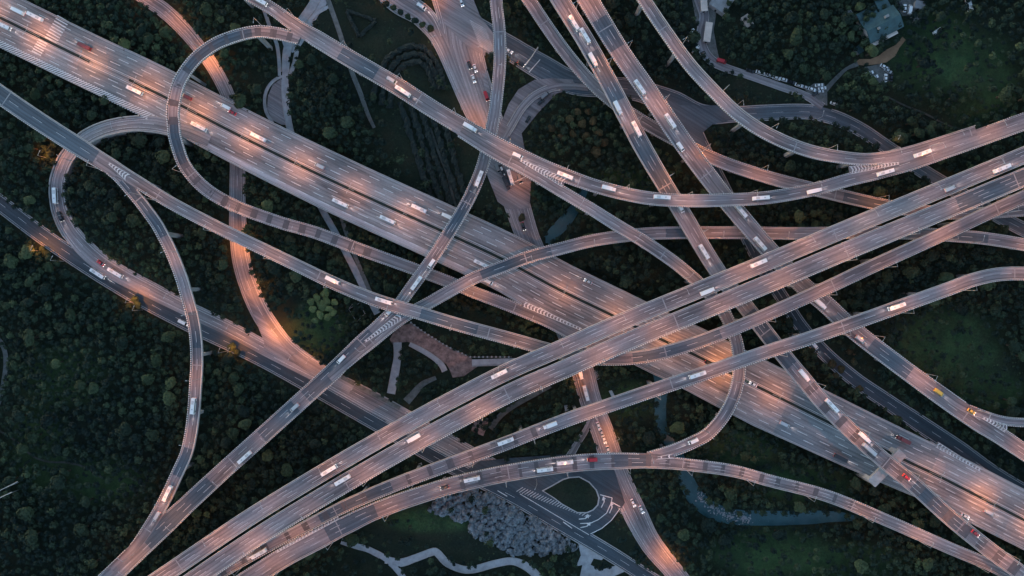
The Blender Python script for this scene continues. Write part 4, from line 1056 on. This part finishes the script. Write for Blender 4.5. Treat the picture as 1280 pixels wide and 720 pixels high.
shed(934, 26, 4.0, 6.2, 3, math.radians(32), 'white_wall', 'small white roofed hut among trees at top right', 'hut', 'hut')
shed(885, 40, 3.4, 10.5, 3, math.radians(-8), 'white_wall', 'long pale shed between village road and trees')
shed(880, 5, 3.2, 7.5, 3, math.radians(4), 'white_wall', 'pale shed at the top edge by the village road')
shed(1202, 34, 1.6, 4.6, 2.5, math.radians(8), 'grey_roof', 'narrow grey hut in the upper right field', 'hut', 'hut')
shed(1150, 6, 5, 4, 2.6, -.2, 'grey_roof', 'grey shed at the top edge right of the car park')
shed(1074, 62, 3, 4, 2.4, .7, 'teal_roof', 'small teal shed below left of the teal roofed building')
shed(1062, 20, 4, 6, 3, .5, 'grey_roof', 'small grey shed left of the teal roofed building')
shed(1146, 22, 4, 3, 2.5, .3, 'grey_roof', 'small grey shed right of the teal roofed building')
shed(905, -2, 10, 14, 4, math.radians(-35), 'grey_roof', 'dark grey roofed building at the top edge by the village road', 'house', 'building')
shed(600, 532, 7, 9, 4, math.radians(-20), 'plaza', 'brick red roofed house tucked under the straight viaducts', 'house', 'building')

# railing with posts along the brown plaza, footbridge
def railing(pts, lab, z0=0.0, step=2.4):
    root = empty('railing'); tag(root, lab, 'railing')
    S = spline([(*W(x, y)[:2], 0, 1) for x, y in pts], 1.2); s = np.concatenate([[0], np.cumsum(np.hypot(*np.diff(S[:, :2], axis=0).T))])
    mb = MB()
    for i in range(len(S) - 1): mb.tube((S[i, 0], S[i, 1], z0 + 1.2), (S[i + 1, 0], S[i + 1, 1], z0 + 1.2), .09, n=5)
    mb.build('rail', M['kerb'], root); mb = MB()
    for q in np.arange(0, s[-1], step):
        mb.box((float(np.interp(q, s, S[:, 0])), float(np.interp(q, s, S[:, 1])), z0 + .7), (.85, .85, 1.5))
    mb.build('posts', M['kerb'], root)['kind'] = 'stuff'
railing([(514, 403), (526, 412), (540, 421), (560, 433), (586, 445)], 'pale posts and rail along the upper rim of the brown plaza')
railing([(588, 446), (610, 446), (640, 446)], 'pale posts and rail along the upper side of the footbridge')
A, B = W(590, 453), W(655, 451); root = empty('footbridge'); tag(root, 'pale footbridge leading right from the brown plaza', 'footbridge')
mb = MB(); mb.box(((A[0] + B[0]) / 2, (A[1] + B[1]) / 2, .55), (B[0] - A[0], 3.4, .35), math.atan2(B[1] - A[1], B[0] - A[0])); mb.build('walkway', M['path'], root)
mb = MB(); mb.box(((A[0] + B[0]) / 2, (A[1] + B[1]) / 2 - 2.0, .9), (B[0] - A[0], .3, 1.1), math.atan2(B[1] - A[1], B[0] - A[0])); mb.build('side_wall', M['kerb'], root)
# sports-court frame left of the V junction
root = empty('court_fence'); tag(root, 'pale steel court frame in the dark garden left of the striped junction', 'fence'); mb = MB()
cp = [(437, 386), (452, 378), (457, 392), (447, 402), (437, 386), (442, 380)]
for a, b in zip(cp[:-1], cp[1:]): mb.tube(W(*a)[:2] + (2.5,), W(*b)[:2] + (2.5,), .16, n=5)
mb.build('top_rail', M['kerb'], root)
for a in cp[:4]:
    mb = MB(); mb.tube(W(*a)[:2] + (-.2,), W(*a)[:2] + (2.5,), .12, n=6); mb.build('post', M['steel'], root)
# power line crossarms at the left edge
for k, (a, b) in enumerate((((-6, 616), (22, 602)), ((-4, 624), (15, 615)))):
    za = 14; A = W(*a, za); B = W(*b, za); root = empty('power_pole', ((A[0] + B[0]) / 2, (A[1] + B[1]) / 2, 0)); tag(root, ('upper' if k == 0 else 'lower') + ' pale crossarm pole standing in the wood at the left edge', 'pole', 'crossarm poles at the left edge')
    mb = MB(); mb.tube((0, 0, -.5), (0, 0, za), .25, .15, 8); mb.build('pole', M['steel'], root)
    mb = MB(); dx, dy = (B[0] - A[0]) / 2, (B[1] - A[1]) / 2; mb.tube((-dx, -dy, za), (dx, dy, za), .2, n=6); mb.build('crossarm', M['kerb'], root)
# gantry over the blue grey street
def gantry(a, b, z0, lab, h=7):
    A = np.array(W(*a, z0)[:2]); B = np.array(W(*b, z0)[:2]); root = empty('sign_gantry', (A[0], A[1], z0)); tag(root, lab, 'gantry', 'gantries over the roads'); d = B - A
    for p in ((0, 0), d):
        mb = MB(); mb.tube((p[0], p[1], -.2), (p[0], p[1], h), .2, .16, 8); mb.build('post', M['steel'], root)
    mb = MB(); mb.tube((0, 0, h), (d[0], d[1], h), .16, n=6); mb.tube((0, 0, h - .8), (d[0], d[1], h - .8), .16, n=6)
    for i in range(1, 9):
        t = i / 9; mb.tube((d[0] * t, d[1] * t, h), (d[0] * (t + .05), d[1] * (t + .05), h - .8), .08, n=4)
    mb.build('truss', M['steel'], root)
gantry((672, 64), (657, 86), .1, 'steel gantry over the blue grey street near its left end')
gantry((658, 222), (0 + 640, 231), .1, 'steel gantry over the north to south street under the sweep', 6)

# ------------------------------------------------------------------ street lamps (each with its own lit head)
HEAD = {}
def lamp_meshes():
    mb = MB(); mb.tube((0, 0, 0), (0, 0, 11.4), .16, .08, 8); HEAD['pole'] = mb.mesh('pole'); HEAD['pole'].materials.append(M['steel'])
    mb = MB(); mb.tube((0, 0, 11.3), (2.4, 0, 12.0), .08, .05, 6); HEAD['arm'] = mb.mesh('arm'); HEAD['arm'].materials.append(M['steel'])
    mb = MB(); mb.box((2.7, 0, 12.02), (1.0, .34, .16), 0, .8); HEAD['head'] = mb.mesh('lamp_head'); HEAD['head'].materials.append(M['steel'])
    mb = MB(); mb.box((2.7, 0, 11.92), (.7, .26, .05)); HEAD['lens'] = mb.mesh('lens'); HEAD['lens'].materials.append(M['lamp_glow'])
lamp_meshes()
LD = {}
def spot(power, col=LAMP_COL, ang=138):
    key = (round(power), col, ang)
    if key not in LD:
        l = bpy.data.lights.new('lamp_light', 'SPOT'); l.energy = power; l.color = col; l.spot_size = math.radians(ang); l.spot_blend = 1.0; l.shadow_soft_size = .35; LD[key] = l
    return LD[key]
NL = [0]
def lamp(x, y, z, dirs, label, group, power=LAMP_W, col=LAMP_COL):
    for q in DECKS:
        d, ii = near(q, np.array([x]), np.array([y]))
        if d[0] < max(q.wl[ii[0]], q.wr[ii[0]]) + 3.2 and z + 1 < q.C[ii[0], 2] < z + 15: return
    root = empty('street_lamp', (x, y, z)); tag(root, label, 'street lamp', group)
    link('pole', HEAD['pole'], None, root)
    for a in dirs:
        for k, nm in (('arm', 'arm'), ('head', 'lamp_head')):
            o = link(nm, HEAD[k], None, root); o.rotation_euler = (0, 0, a)
            if k == 'head':
                l = link('lens', HEAD['lens'], None, o)
        lo = bpy.data.objects.new('lamp_light', spot(power, col)); COL.objects.link(lo); lo.parent = root
        lo.location = (math.cos(a) * 2.7, math.sin(a) * 2.7, 11.8); NL[0] += 1
DEEP = (1.0, .29, .05)
def lamps_along(name, spacing, start, side, power=LAMP_W, f0=0, f1=1):
    lc = DEEP if name in ('north_west_lane', 'north_bridge', 'twin_bridge', 'red_underpass', 'cross_road') else LAMP_COL
    r = ROADS[name]; s = start; L = r.s[-1]; k = 0
    while s < L:
        x, y, z = (float(np.interp(s, r.s, r.C[:, q])) for q in range(3)); i = int(np.clip(np.searchsorted(r.s, s), 0, len(r.s) - 1)); a = math.atan2(r.N[i, 1], r.N[i, 0])
        if name == 'long_ramp' and x < -236: s += spacing; k += 1; continue
        if abs(x) < 325 and abs(y) < 190 and f0 <= s / L <= f1:
            ph = {'deck': 'on', 'ground': 'beside'}[r.kind]
            lab = 'tall orange glowing street lamp %s the %s' % (ph, r.phrase); grp = 'street lamps of the ' + r.phrase
            if side == 0:
                qx = x / (MPP * .9775) + 640; lamp(x, y, z, (a, a + math.pi), lab, grp, power * float(np.interp(qx, [0, 360, 480, 820, 900, 980, 1010, 1150, 1190], [1, .8, .5, .6, 1.4, .5, .12, .15, .9])))
            else:
                sd_ = side if side in (1, -1) else (1 if k % 2 else -1)
                w = (r.wl if sd_ > 0 else r.wr)[i] - .2 + (1.2 if r.kind == 'ground' else 0)
                lamp(x + r.N[i, 0] * w * sd_, y + r.N[i, 1] * w * sd_, z + (.9 if r.kind == 'deck' else 0), (a + (math.pi if sd_ > 0 else 0),), lab, grp, power * rnd.choice((.5, .8, 1.1, 1.35)), lc)
        s += spacing; k += 1
lamps_along('main', 32, 22, 0, LAMP_W * 1.25)
for nm, sp, st, sd_ in (('loop', 34, 20, -1), ('north_sweep', 33, 14, 1), ('south_branch', 34, 40, -1), ('north_east', 33, 10, 1), ('red_underpass', 33, 12, 1), ('north_bridge', 34, 20, 1),
                        ('twin_bridge', 34, 12, 1), ('upper_left_ramp', 34, 18, 1), ('middle_arc', 34, 60, -1), ('long_ramp', 34, 24, -1), ('left_arc', 34, 30, 1), ('big_upper', 34, 20, 1), ('big_lower', 34, 34, -1),
                        ('east_ramp', 34, 26, 1), ('south_arc', 33, 20, 1), ('cross_road', 38, 10, 2), ('north_west_lane', 27, 14, 1), ('west_loop', 38, 12, 1), ('east_street', 44, 30, 2), ('west_road', 52, 30, -1), ('feeder', 40, 10, -1)):
    lamps_along(nm, sp, st, sd_, LAMP_W * {'north_west_lane': 3.0, 'cross_road': 1.9, 'west_road': .12, 'west_loop': .42, 'red_underpass': 1.3, 'north_bridge': 1.2, 'twin_bridge': 1.2, 'east_street': .3, 'feeder': .6, 'big_upper': 1.1, 'big_lower': 1.1}.get(nm, .85))
for x, y, where in ((64, 199, 'inside the left loop, amid tree tops'), (55, 314, 'below the diagonal road near the left edge'), (170, 378, 'below the diagonal road, amber on tree tops'), (294, 438, 'below the diagonal road, left of the diagonal viaduct')):
    wx, wy, _ = W(x, y); lamp(wx, wy, float(terr(wx, wy)), (1.0,), 'street lamp with bright orange glow ' + where, 'lamps glowing among trees', LAMP_W * 1.9, (1, .30, .04))
print('LIGHTS', NL[0])

# ------------------------------------------------------------------ vehicles
BEAM = bpy.data.lights.new('headlight_beam', 'SPOT'); BEAM.energy = 260; BEAM.color = (1, .86, .8); BEAM.spot_size = math.radians(50); BEAM.spot_blend = .8; BEAM.shadow_soft_size = .3
VM = {}
def prism(mb, prof, y0, y1, inset=0.0):
    """side profile (x,z) pulled across the width; top narrowed by inset"""
    n = len(prof); zt = max(p[1] for p in prof); zb = min(p[1] for p in prof)
    def yy(z, y): return y * (1 - inset * (z - zb) / (zt - zb))
    vs = [(x, yy(z, y0), z) for x, z in prof] + [(x, yy(z, y1), z) for x, z in prof]
    fs = [tuple(range(n)), tuple(range(2 * n - 1, n - 1, -1))] + [(i + n, (i + 1) % n + n, (i + 1) % n, i) for i in range(n)]
    mb.add(vs, fs)
def bev(me, w=.06):
    bm = bmesh.new(); bm.from_mesh(me); bmesh.ops.recalc_face_normals(bm, faces=bm.faces)
    bmesh.ops.bevel(bm, geom=[e for e in bm.edges], offset=w, segments=2, affect='EDGES', clamp_overlap=True); bm.to_mesh(me); bm.free(); return me
def wheel_mesh():
    mb = MB(); mb.tube((0, -.12, 0), (0, .12, 0), .36, n=14); return mb.mesh('wheel')
def vehicle_parts(kind):
    if kind in VM: return VM[kind]
    P = []   # (name, mesh, material key or None=paint, location)
    if kind in ('car', 'taxi'):
        mb = MB(); prism(mb, [(-2.3, .35), (2.3, .35), (2.35, .75), (1.3, .95), (-1.7, 1.0), (-2.3, .9)], -.9, .9, .06); P.append(('body', bev(mb.mesh('body'), .07), None, (0, 0, 0)))
        mb = MB(); prism(mb, [(-1.75, .96), (1.15, .93), (.45, 1.42), (-1.2, 1.42)], -.8, .8, .18); P.append(('windows', bev(mb.mesh('windows'), .04), 'glass', (0, 0, 0)))
        mb = MB(); mb.box((-.35, 0, 1.44), (1.55, 1.24, .07), 0, .94); P.append(('roof', mb.mesh('roof'), None, (0, 0, 0)))
        L, Wd, R = 2.3, .88, .33; wx = (1.4, -1.4)
    elif kind == 'van':
        mb = MB(); prism(mb, [(-2.7, .4), (2.7, .4), (2.75, 1.0), (2.2, 1.25), (1.6, 2.05), (-2.7, 2.1)], -.98, .98, .08); P.append(('body', bev(mb.mesh('body'), .08), None, (0, 0, 0)))
        mb = MB(); prism(mb, [(1.66, 2.0), (2.24, 1.27), (2.3, 1.3), (1.75, 2.02)], -.8, .8); mb.box((0, .96, 1.6), (3.2, .06, .5)); mb.box((0, -.96, 1.6), (3.2, .06, .5)); P.append(('windows', mb.mesh('windows'), 'glass', (0, 0, 0)))
        L, Wd, R = 2.7, .95, .36; wx = (1.8, -1.7)
    elif kind == 'coach':
        mb = MB(); prism(mb, [(-5.2, .4), (5.2, .4), (5.3, 1.4), (5.05, 3.1), (-5.2, 3.15)], -1.25, 1.25, .04); P.append(('body', bev(mb.mesh('body'), .1), None, (0, 0, 0)))
        mb = MB(); mb.box((0, 1.24, 2.1), (9.4, .06, .9)); mb.box((0, -1.24, 2.1), (9.4, .06, .9)); mb.box((5.16, 0, 2.1), (.1, 2.1, 1.2)); P.append(('windows', mb.mesh('windows'), 'glass', (0, 0, 0)))
        mb = MB(); mb.box((-2.4, 0, 3.26), (2.4, 1.5, .24), 0, .9); mb.box((2.0, 0, 3.2), (.9, .9, .12)); P.append(('roof_unit', mb.mesh('roof_unit'), 'joint_light', (0, 0, 0)))
        L, Wd, R = 5.2, 1.2, .5; wx = (3.4, -2.6)
    else:   # lorry
        mb = MB(); prism(mb, [(2.3, .6), (4.3, .6), (4.35, 1.6), (4.1, 2.7), (2.3, 2.75)], -1.15, 1.15, .05); P.append(('cab', bev(mb.mesh('cab'), .08), None, (0, 0, 0)))
        mb = MB(); mb.box((4.26, 0, 2.05), (.12, 1.9, .8)); mb.box((3.3, 1.13, 2.05), (1.1, .06, .7)); mb.box((3.3, -1.13, 2.05), (1.1, .06, .7)); P.append(('windscreen', mb.mesh('windscreen'), 'glass', (0, 0, 0)))
        mb = MB(); mb.box((-1.3, 0, 2.1), (6.8, 2.45, 2.5)); P.append(('cargo_box', bev(mb.mesh('cargo_box'), .06), None, (0, 0, 0)))
        mb = MB(); mb.box((-.4, 0, .68), (8.2, 1.0, .3)); P.append(('chassis', mb.mesh('chassis'), 'rubber', (0, 0, 0)))
        L, Wd, R = 4.25, 1.1, .48; wx = (3.2, -2.2, -3.4)
    mb = MB(); mb.tube((0, -.13, 0), (0, .13, 0), R, n=12); wm = mb.mesh('wheel')
    for a in wx:
        for b in (1, -1): P.append(('wheel', wm, 'rubber', (a, b * (Wd - .08), R)))
    mb = MB(); mb.box((0, 0, 0), (.14, .34, .2)); hm = mb.mesh('headlight'); mb = MB(); mb.box((0, 0, 0), (.12, .3, .18)); tm = mb.mesh('tail_light')
    for b in (1, -1):
        P.append(('headlight', hm, 'headlight', (L, b * (Wd - .25), .75))); P.append(('tail_light', tm, 'taillight', (-L - (.45 if kind == 'lorry' else 0), b * (Wd - .25), .8)))
    if kind == 'taxi':
        mb = MB(); mb.box((-.2, 0, 1.53), (.3, .7, .14)); P.append(('roof_sign', mb.mesh('roof_sign'), 'white_line', (0, 0, 0)))
    VM[kind] = P; return P
VC = {}
def vmesh(me, key, colr):
    k = (me.name, key, colr if key is None else '')
    if k not in VC:
        m = me.copy(); m.materials.clear(); m.materials.append(paint(colr) if key is None else M[key]); VC[k] = m
    return VC[k]
VEH = []
def veh(road, x, y, kind='coach', colr='white', flip=0, rz=None, z=None, note=None): VEH.append(dict(road=road, x=x, y=y, kind=kind, colr=colr, flip=flip, rz=rz, z=z, note=note))
for a in (('north_sweep',325,2),('north_sweep',504,115),('north_sweep',588,160,'lorry'),('north_sweep',706,220),('north_sweep',761,236,'lorry'),('north_sweep',827,247),('north_sweep',950,248),('north_sweep',1017,239,'lorry'),('north_sweep',1105,216),('north_sweep',1150,189),
          ('north_sweep',490,101,'van','silver'),('north_sweep',647,195,'van'),
          ('north_bridge',717,30),('north_bridge',731,46),('north_bridge',741,76,'lorry'),('north_bridge',772,136,'lorry'),('north_bridge',795,162),('north_bridge',879,315),('north_bridge',850,260,'van'),('north_bridge',1004,469,'lorry'),('north_bridge',1040,505),
          ('north_bridge',1080,546,'lorry'),('north_bridge',1085,561,'coach','silver'),('north_bridge',1132,596,'car','red'),('north_bridge',1219,665,'car','red'),
          ('twin_bridge',799,110),('twin_bridge',837,152),('twin_bridge',850,184,'van'),('twin_bridge',925,264),('twin_bridge',949,305),('twin_bridge',1024,380,'lorry'),('twin_bridge',1074,424,'van','silver'),('twin_bridge',1172,490,'van','yellow'),('twin_bridge',1213,514,'car','yellow'),
          ('big_upper',1250,211),('big_upper',1186,236,'van','silver'),('big_upper',947,329),('big_upper',884,365,'lorry'),('big_upper',624,467),('big_upper',412,587),('big_lower',429,599,'coach','white',1),('big_lower',517,547,'lorry','white',1),
          ('east_ramp',1119,383),('east_ramp',871,468),('east_ramp',687,531,'lorry','white'),('east_ramp',632,551),('east_ramp',326,693),
          ('south_arc',590,598),('south_arc',706,577),('south_arc',681,586),('south_arc',740,574,'van','red'),('south_arc',556,609,'car','dark'),('south_branch',866,551,'van'),
          ('long_ramp',480,376),('long_ramp',417,350,'lorry'),('upper_left_ramp',599,224),('upper_left_ramp',540,330,'van'),('upper_left_ramp',521,354),('upper_left_ramp',427,449,'van'),('upper_left_ramp',487,390,'van'),('upper_left_ramp',369,509,'van','silver'),('upper_left_ramp',307,571),
          ('left_arc',211,616),('left_arc',243,507),('left_arc',197,645,'van','silver'),('west_loop',71,245),('west_loop',77,271,'van','dark'),('west_loop',127,329,'car','red'),('west_loop',146,341),('west_road',124,342),('west_road',230,403,'van'),
          ('main',46,22),('main',24,15,'lorry'),('main',6,33),('main',170,114),('main',250,159),('main',291,141,'car','red'),('main',283,134,'van'),('main',324,172),('main',107,59,'lorry','maroon'),('main',235,122,'van','maroon'),('main',426,254),('main',485,275),('main',524,261),
          ('main',560,271,'lorry'),('main',602,330),('main',885,454,'car','dark'),('main',941,480,'car','white'),('main',1050,572,'lorry','dark'),('main',1127,549,'lorry','maroon'),('main',980,530,'van','silver'),('main',400,208,'van','silver'),('main',610,352,'van','white'),
          ('main',1235,640,'van','silver'),('main',1200,655,'car','white'),('main',735,352,'car','silver'),
          ('cross_road',587,82,'car','dark'),('cross_road',594,86,'car'),('cross_road',592,99,'car'),('cross_road',608,121,'van','red'),('cross_road',577,4,'car'),('cross_road',725,466,'lorry'),('cross_road',732,491,'coach'),('cross_road',748,532,'car'),('cross_road',752,541,'car','silver'),('cross_road',755,549,'car'),
          ('cross_road',760,562,'car'),('cross_road',802,636,'car'),('cross_road',791,628,'car'),('cross_road',654,283,'car','dark'),('cross_road',655,222,'van','grey'),('cross_road',638,222,'coach'),
          ('feeder',527,9,'van'),('east_street',636,64,'car'),('east_street',640,98,'car','dark'),('river_road',1015,433,'van')):
    veh(*a)
for (x, y, k_, c_, rz) in ((629,216,'coach','dark',-65),(633,230,'lorry','dark',-65),(622,211,'van','grey',-65),(681,120,'van','grey',40),(676,128,'car','dark',40),(660,150,'car','dark',60)):
    veh('cross_road', x, y, k_, c_, 0, math.radians(rz), .62, 'parked on the pale forecourt')
for (x, y, k_, c_, rz, nt_) in ((901,77,'van','red',-16,'parked at the bend of the village road'),(937,89,'car','dark',-18,0),(949,91,'car','white',-18,0),(955,93,'car','white',-18,0),(962,95,'car','silver',-18,0),(970,98,'car','white',-18,0),(979,100,'car','white',-18,0),(988,103,'car','dark',-18,0),
        (998,107,'car','white',-18,0),(1007,110,'car','silver',-18,0),(1014,112,'car','white',-18,0)):
    veh('village_road', x, y, k_, c_, 0, math.radians(rz), .1, nt_ or None)
for (x, y, k_, c_, rz) in ((1023,107,'car','white',5),(1027,111,'car','white',10),(1024,115,'car','silver',10),(1019,117,'car','dark',40)): veh('village_road', x, y, k_, c_, 0, math.radians(rz), .12, 'parked at the far end of the village road')
for (x, y, k_, c_, rz) in ((864,41,'car','white',60),(862,48,'car','white',60),(869,63,'van','white',50)): veh('village_road', x, y, k_, c_, 0, math.radians(rz), .3, 'parked left of the village road')
for (x, y, k_, c_, rz) in ((1104,84,'car','white',-30),(1109,89,'car','silver',-30),(1086,92,'car','white',20),(1092,97,'car','white',20),(1106,98,'car','white',85),(1113,97,'car','dark',85)): veh('village_road', x, y, k_, c_, 0, math.radians(rz), .14, 'parked in the gravel yard below the teal roof')
for (x, y, k_, c_, rz) in ((1130,11,'car','white',85),(1136,13,'van','white',80),(1124,8,'car','dark',80)): veh('village_road', x, y, k_, c_, 0, math.radians(rz), .14, 'parked right of the teal roofed building')
veh('village_road', 1168, 41, 'van', 'white', 0, .6, 'terr', 'standing alone in the scrub right of the teal roof')
veh('village_road', 1205, 8, 'coach', 'white', 0, -1.3, 'terr', 'standing alone at the top edge, right corner')
veh('village_road', 1042, 130, 'car', 'white', 0, -.4, 'terr', 'parked by the corner of the blue grey street')
for (x, y, k_, c_, rz) in ((746,468,'van','grey',-70),(765,493,'van','silver',-65),(708,512,'van','silver',-80)): veh('cross_road', x, y, k_, c_, 0, math.radians(rz), 'terr', 'off the road beside the north to south street')
ORD = ['first', 'second', 'third', 'fourth', 'fifth', 'sixth', 'seventh', 'eighth', 'ninth', 'tenth', 'eleventh', 'twelfth']
cnt = {}
SHORT = dict(main='wide main highway', loop='teardrop loop ramp', north_sweep='long sweep across the top', south_branch='branch ramp in the middle', north_bridge='left north bridge', twin_bridge='right north bridge', upper_left_ramp='diagonal viaduct',
             long_ramp='long S-curved ramp', left_arc='tall thin arc ramp', big_upper='upper straight viaduct deck', big_lower='lower straight viaduct deck', east_ramp='long ramp under the straight viaducts', south_arc='broad bottom ramp', west_loop='pale looping road',
             west_road='dark diagonal road', cross_road='north to south street', feeder='bending street at top centre', east_street='blue grey street', river_road='dark service road', village_road='narrow village road')
for v in VEH: v['where'] = v['note'] or ('on the ' + SHORT[v['road']]); cnt.setdefault((v['where'], v['colr'], v['kind']), []).append(v)
for key, L in cnt.items():
    L.sort(key=lambda v: (v['x'], v['y']))
    for i, v in enumerate(L):
        nm = {'coach': 'coach', 'lorry': 'box lorry', 'van': 'van', 'car': 'car', 'taxi': 'taxi'}[v['kind']]
        if len(L) == 1: v['label'] = 'the only %s %s %s' % (v['colr'], nm, v['where'])
        else: v['label'] = '%s %s, %s from the left, %s' % (v['colr'], nm, ORD[i], v['where'])
for v in VEH:
    r = ROADS[v['road']]
    if v['z'] is None:
        z = 9.0 if v['road'] == 'main' else float(r.C[len(r.C) // 2, 2])
        for _ in range(3):
            x, y, _z = W(v['x'], v['y'], z); d, i = near(r, np.array([x]), np.array([y])); z = float(r.C[i[0], 2])
        T = r.T[i[0]]; la = float((np.array([x, y]) - r.C[i[0], :2]) @ r.N[i[0]])
        lim = float((r.wl if la > 0 else r.wr)[i[0]]) - 2.1
        if abs(la) > lim: x, y = (np.array([x, y]) - r.N[i[0]] * (la - math.copysign(lim, la))); la = math.copysign(lim, la)
        rz = math.atan2(T[1], T[0])
        if (r.name == 'main' and la > 0) or v['flip']: rz += math.pi
        if r.name == 'cross_road': 
            z = max(z, .05)
            if -45 < y and y > 90: z = .62
            if la > 0: rz += math.pi if False else 0
    else:
        x, y, _ = W(v['x'], v['y'], 0); z = v['z'] if v['z'] != 'terr' else float(terr(x, y)) + .05; rz = v['rz']
    root = empty({'coach': 'coach', 'lorry': 'box_lorry', 'van': 'van', 'car': 'car', 'taxi': 'taxi'}[v['kind']], (float(x), float(y), z + .03), rz)
    tag(root, v['label'], {'coach': 'bus', 'lorry': 'lorry', 'van': 'van', 'car': 'car', 'taxi': 'taxi'}[v['kind']], 'parked vehicles' if v['z'] is not None else 'vehicles driving on the roads')
    parked = v['z'] is not None
    root.scale = (.84, .82, .85) if v['kind'] in ('coach', 'lorry') else (1, 1, 1)
    if not parked and v['road'] not in ('cross_road', 'village_road'):
        fl = {'coach': 5.4, 'lorry': 4.5, 'van': 2.9, 'car': 2.5}[v['kind']]
        bo = bpy.data.objects.new('headlight_beam', BEAM); COL.objects.link(bo); bo.parent = root; bo.location = (fl, 0, .9); bo.rotation_euler = (0, math.radians(-(90 - 9)), 0)
    for (nm, me, key, loc) in vehicle_parts(v['kind']):
        k2 = key
        if parked and key == 'headlight': k2 = 'joint'
        if parked and key == 'taillight': k2 = 'plaza'
        o = link(nm, vmesh(me, k2, v['colr']), None, root); o.location = loc
print('VEH', len(VEH), 'OBJ', len(bpy.data.objects))
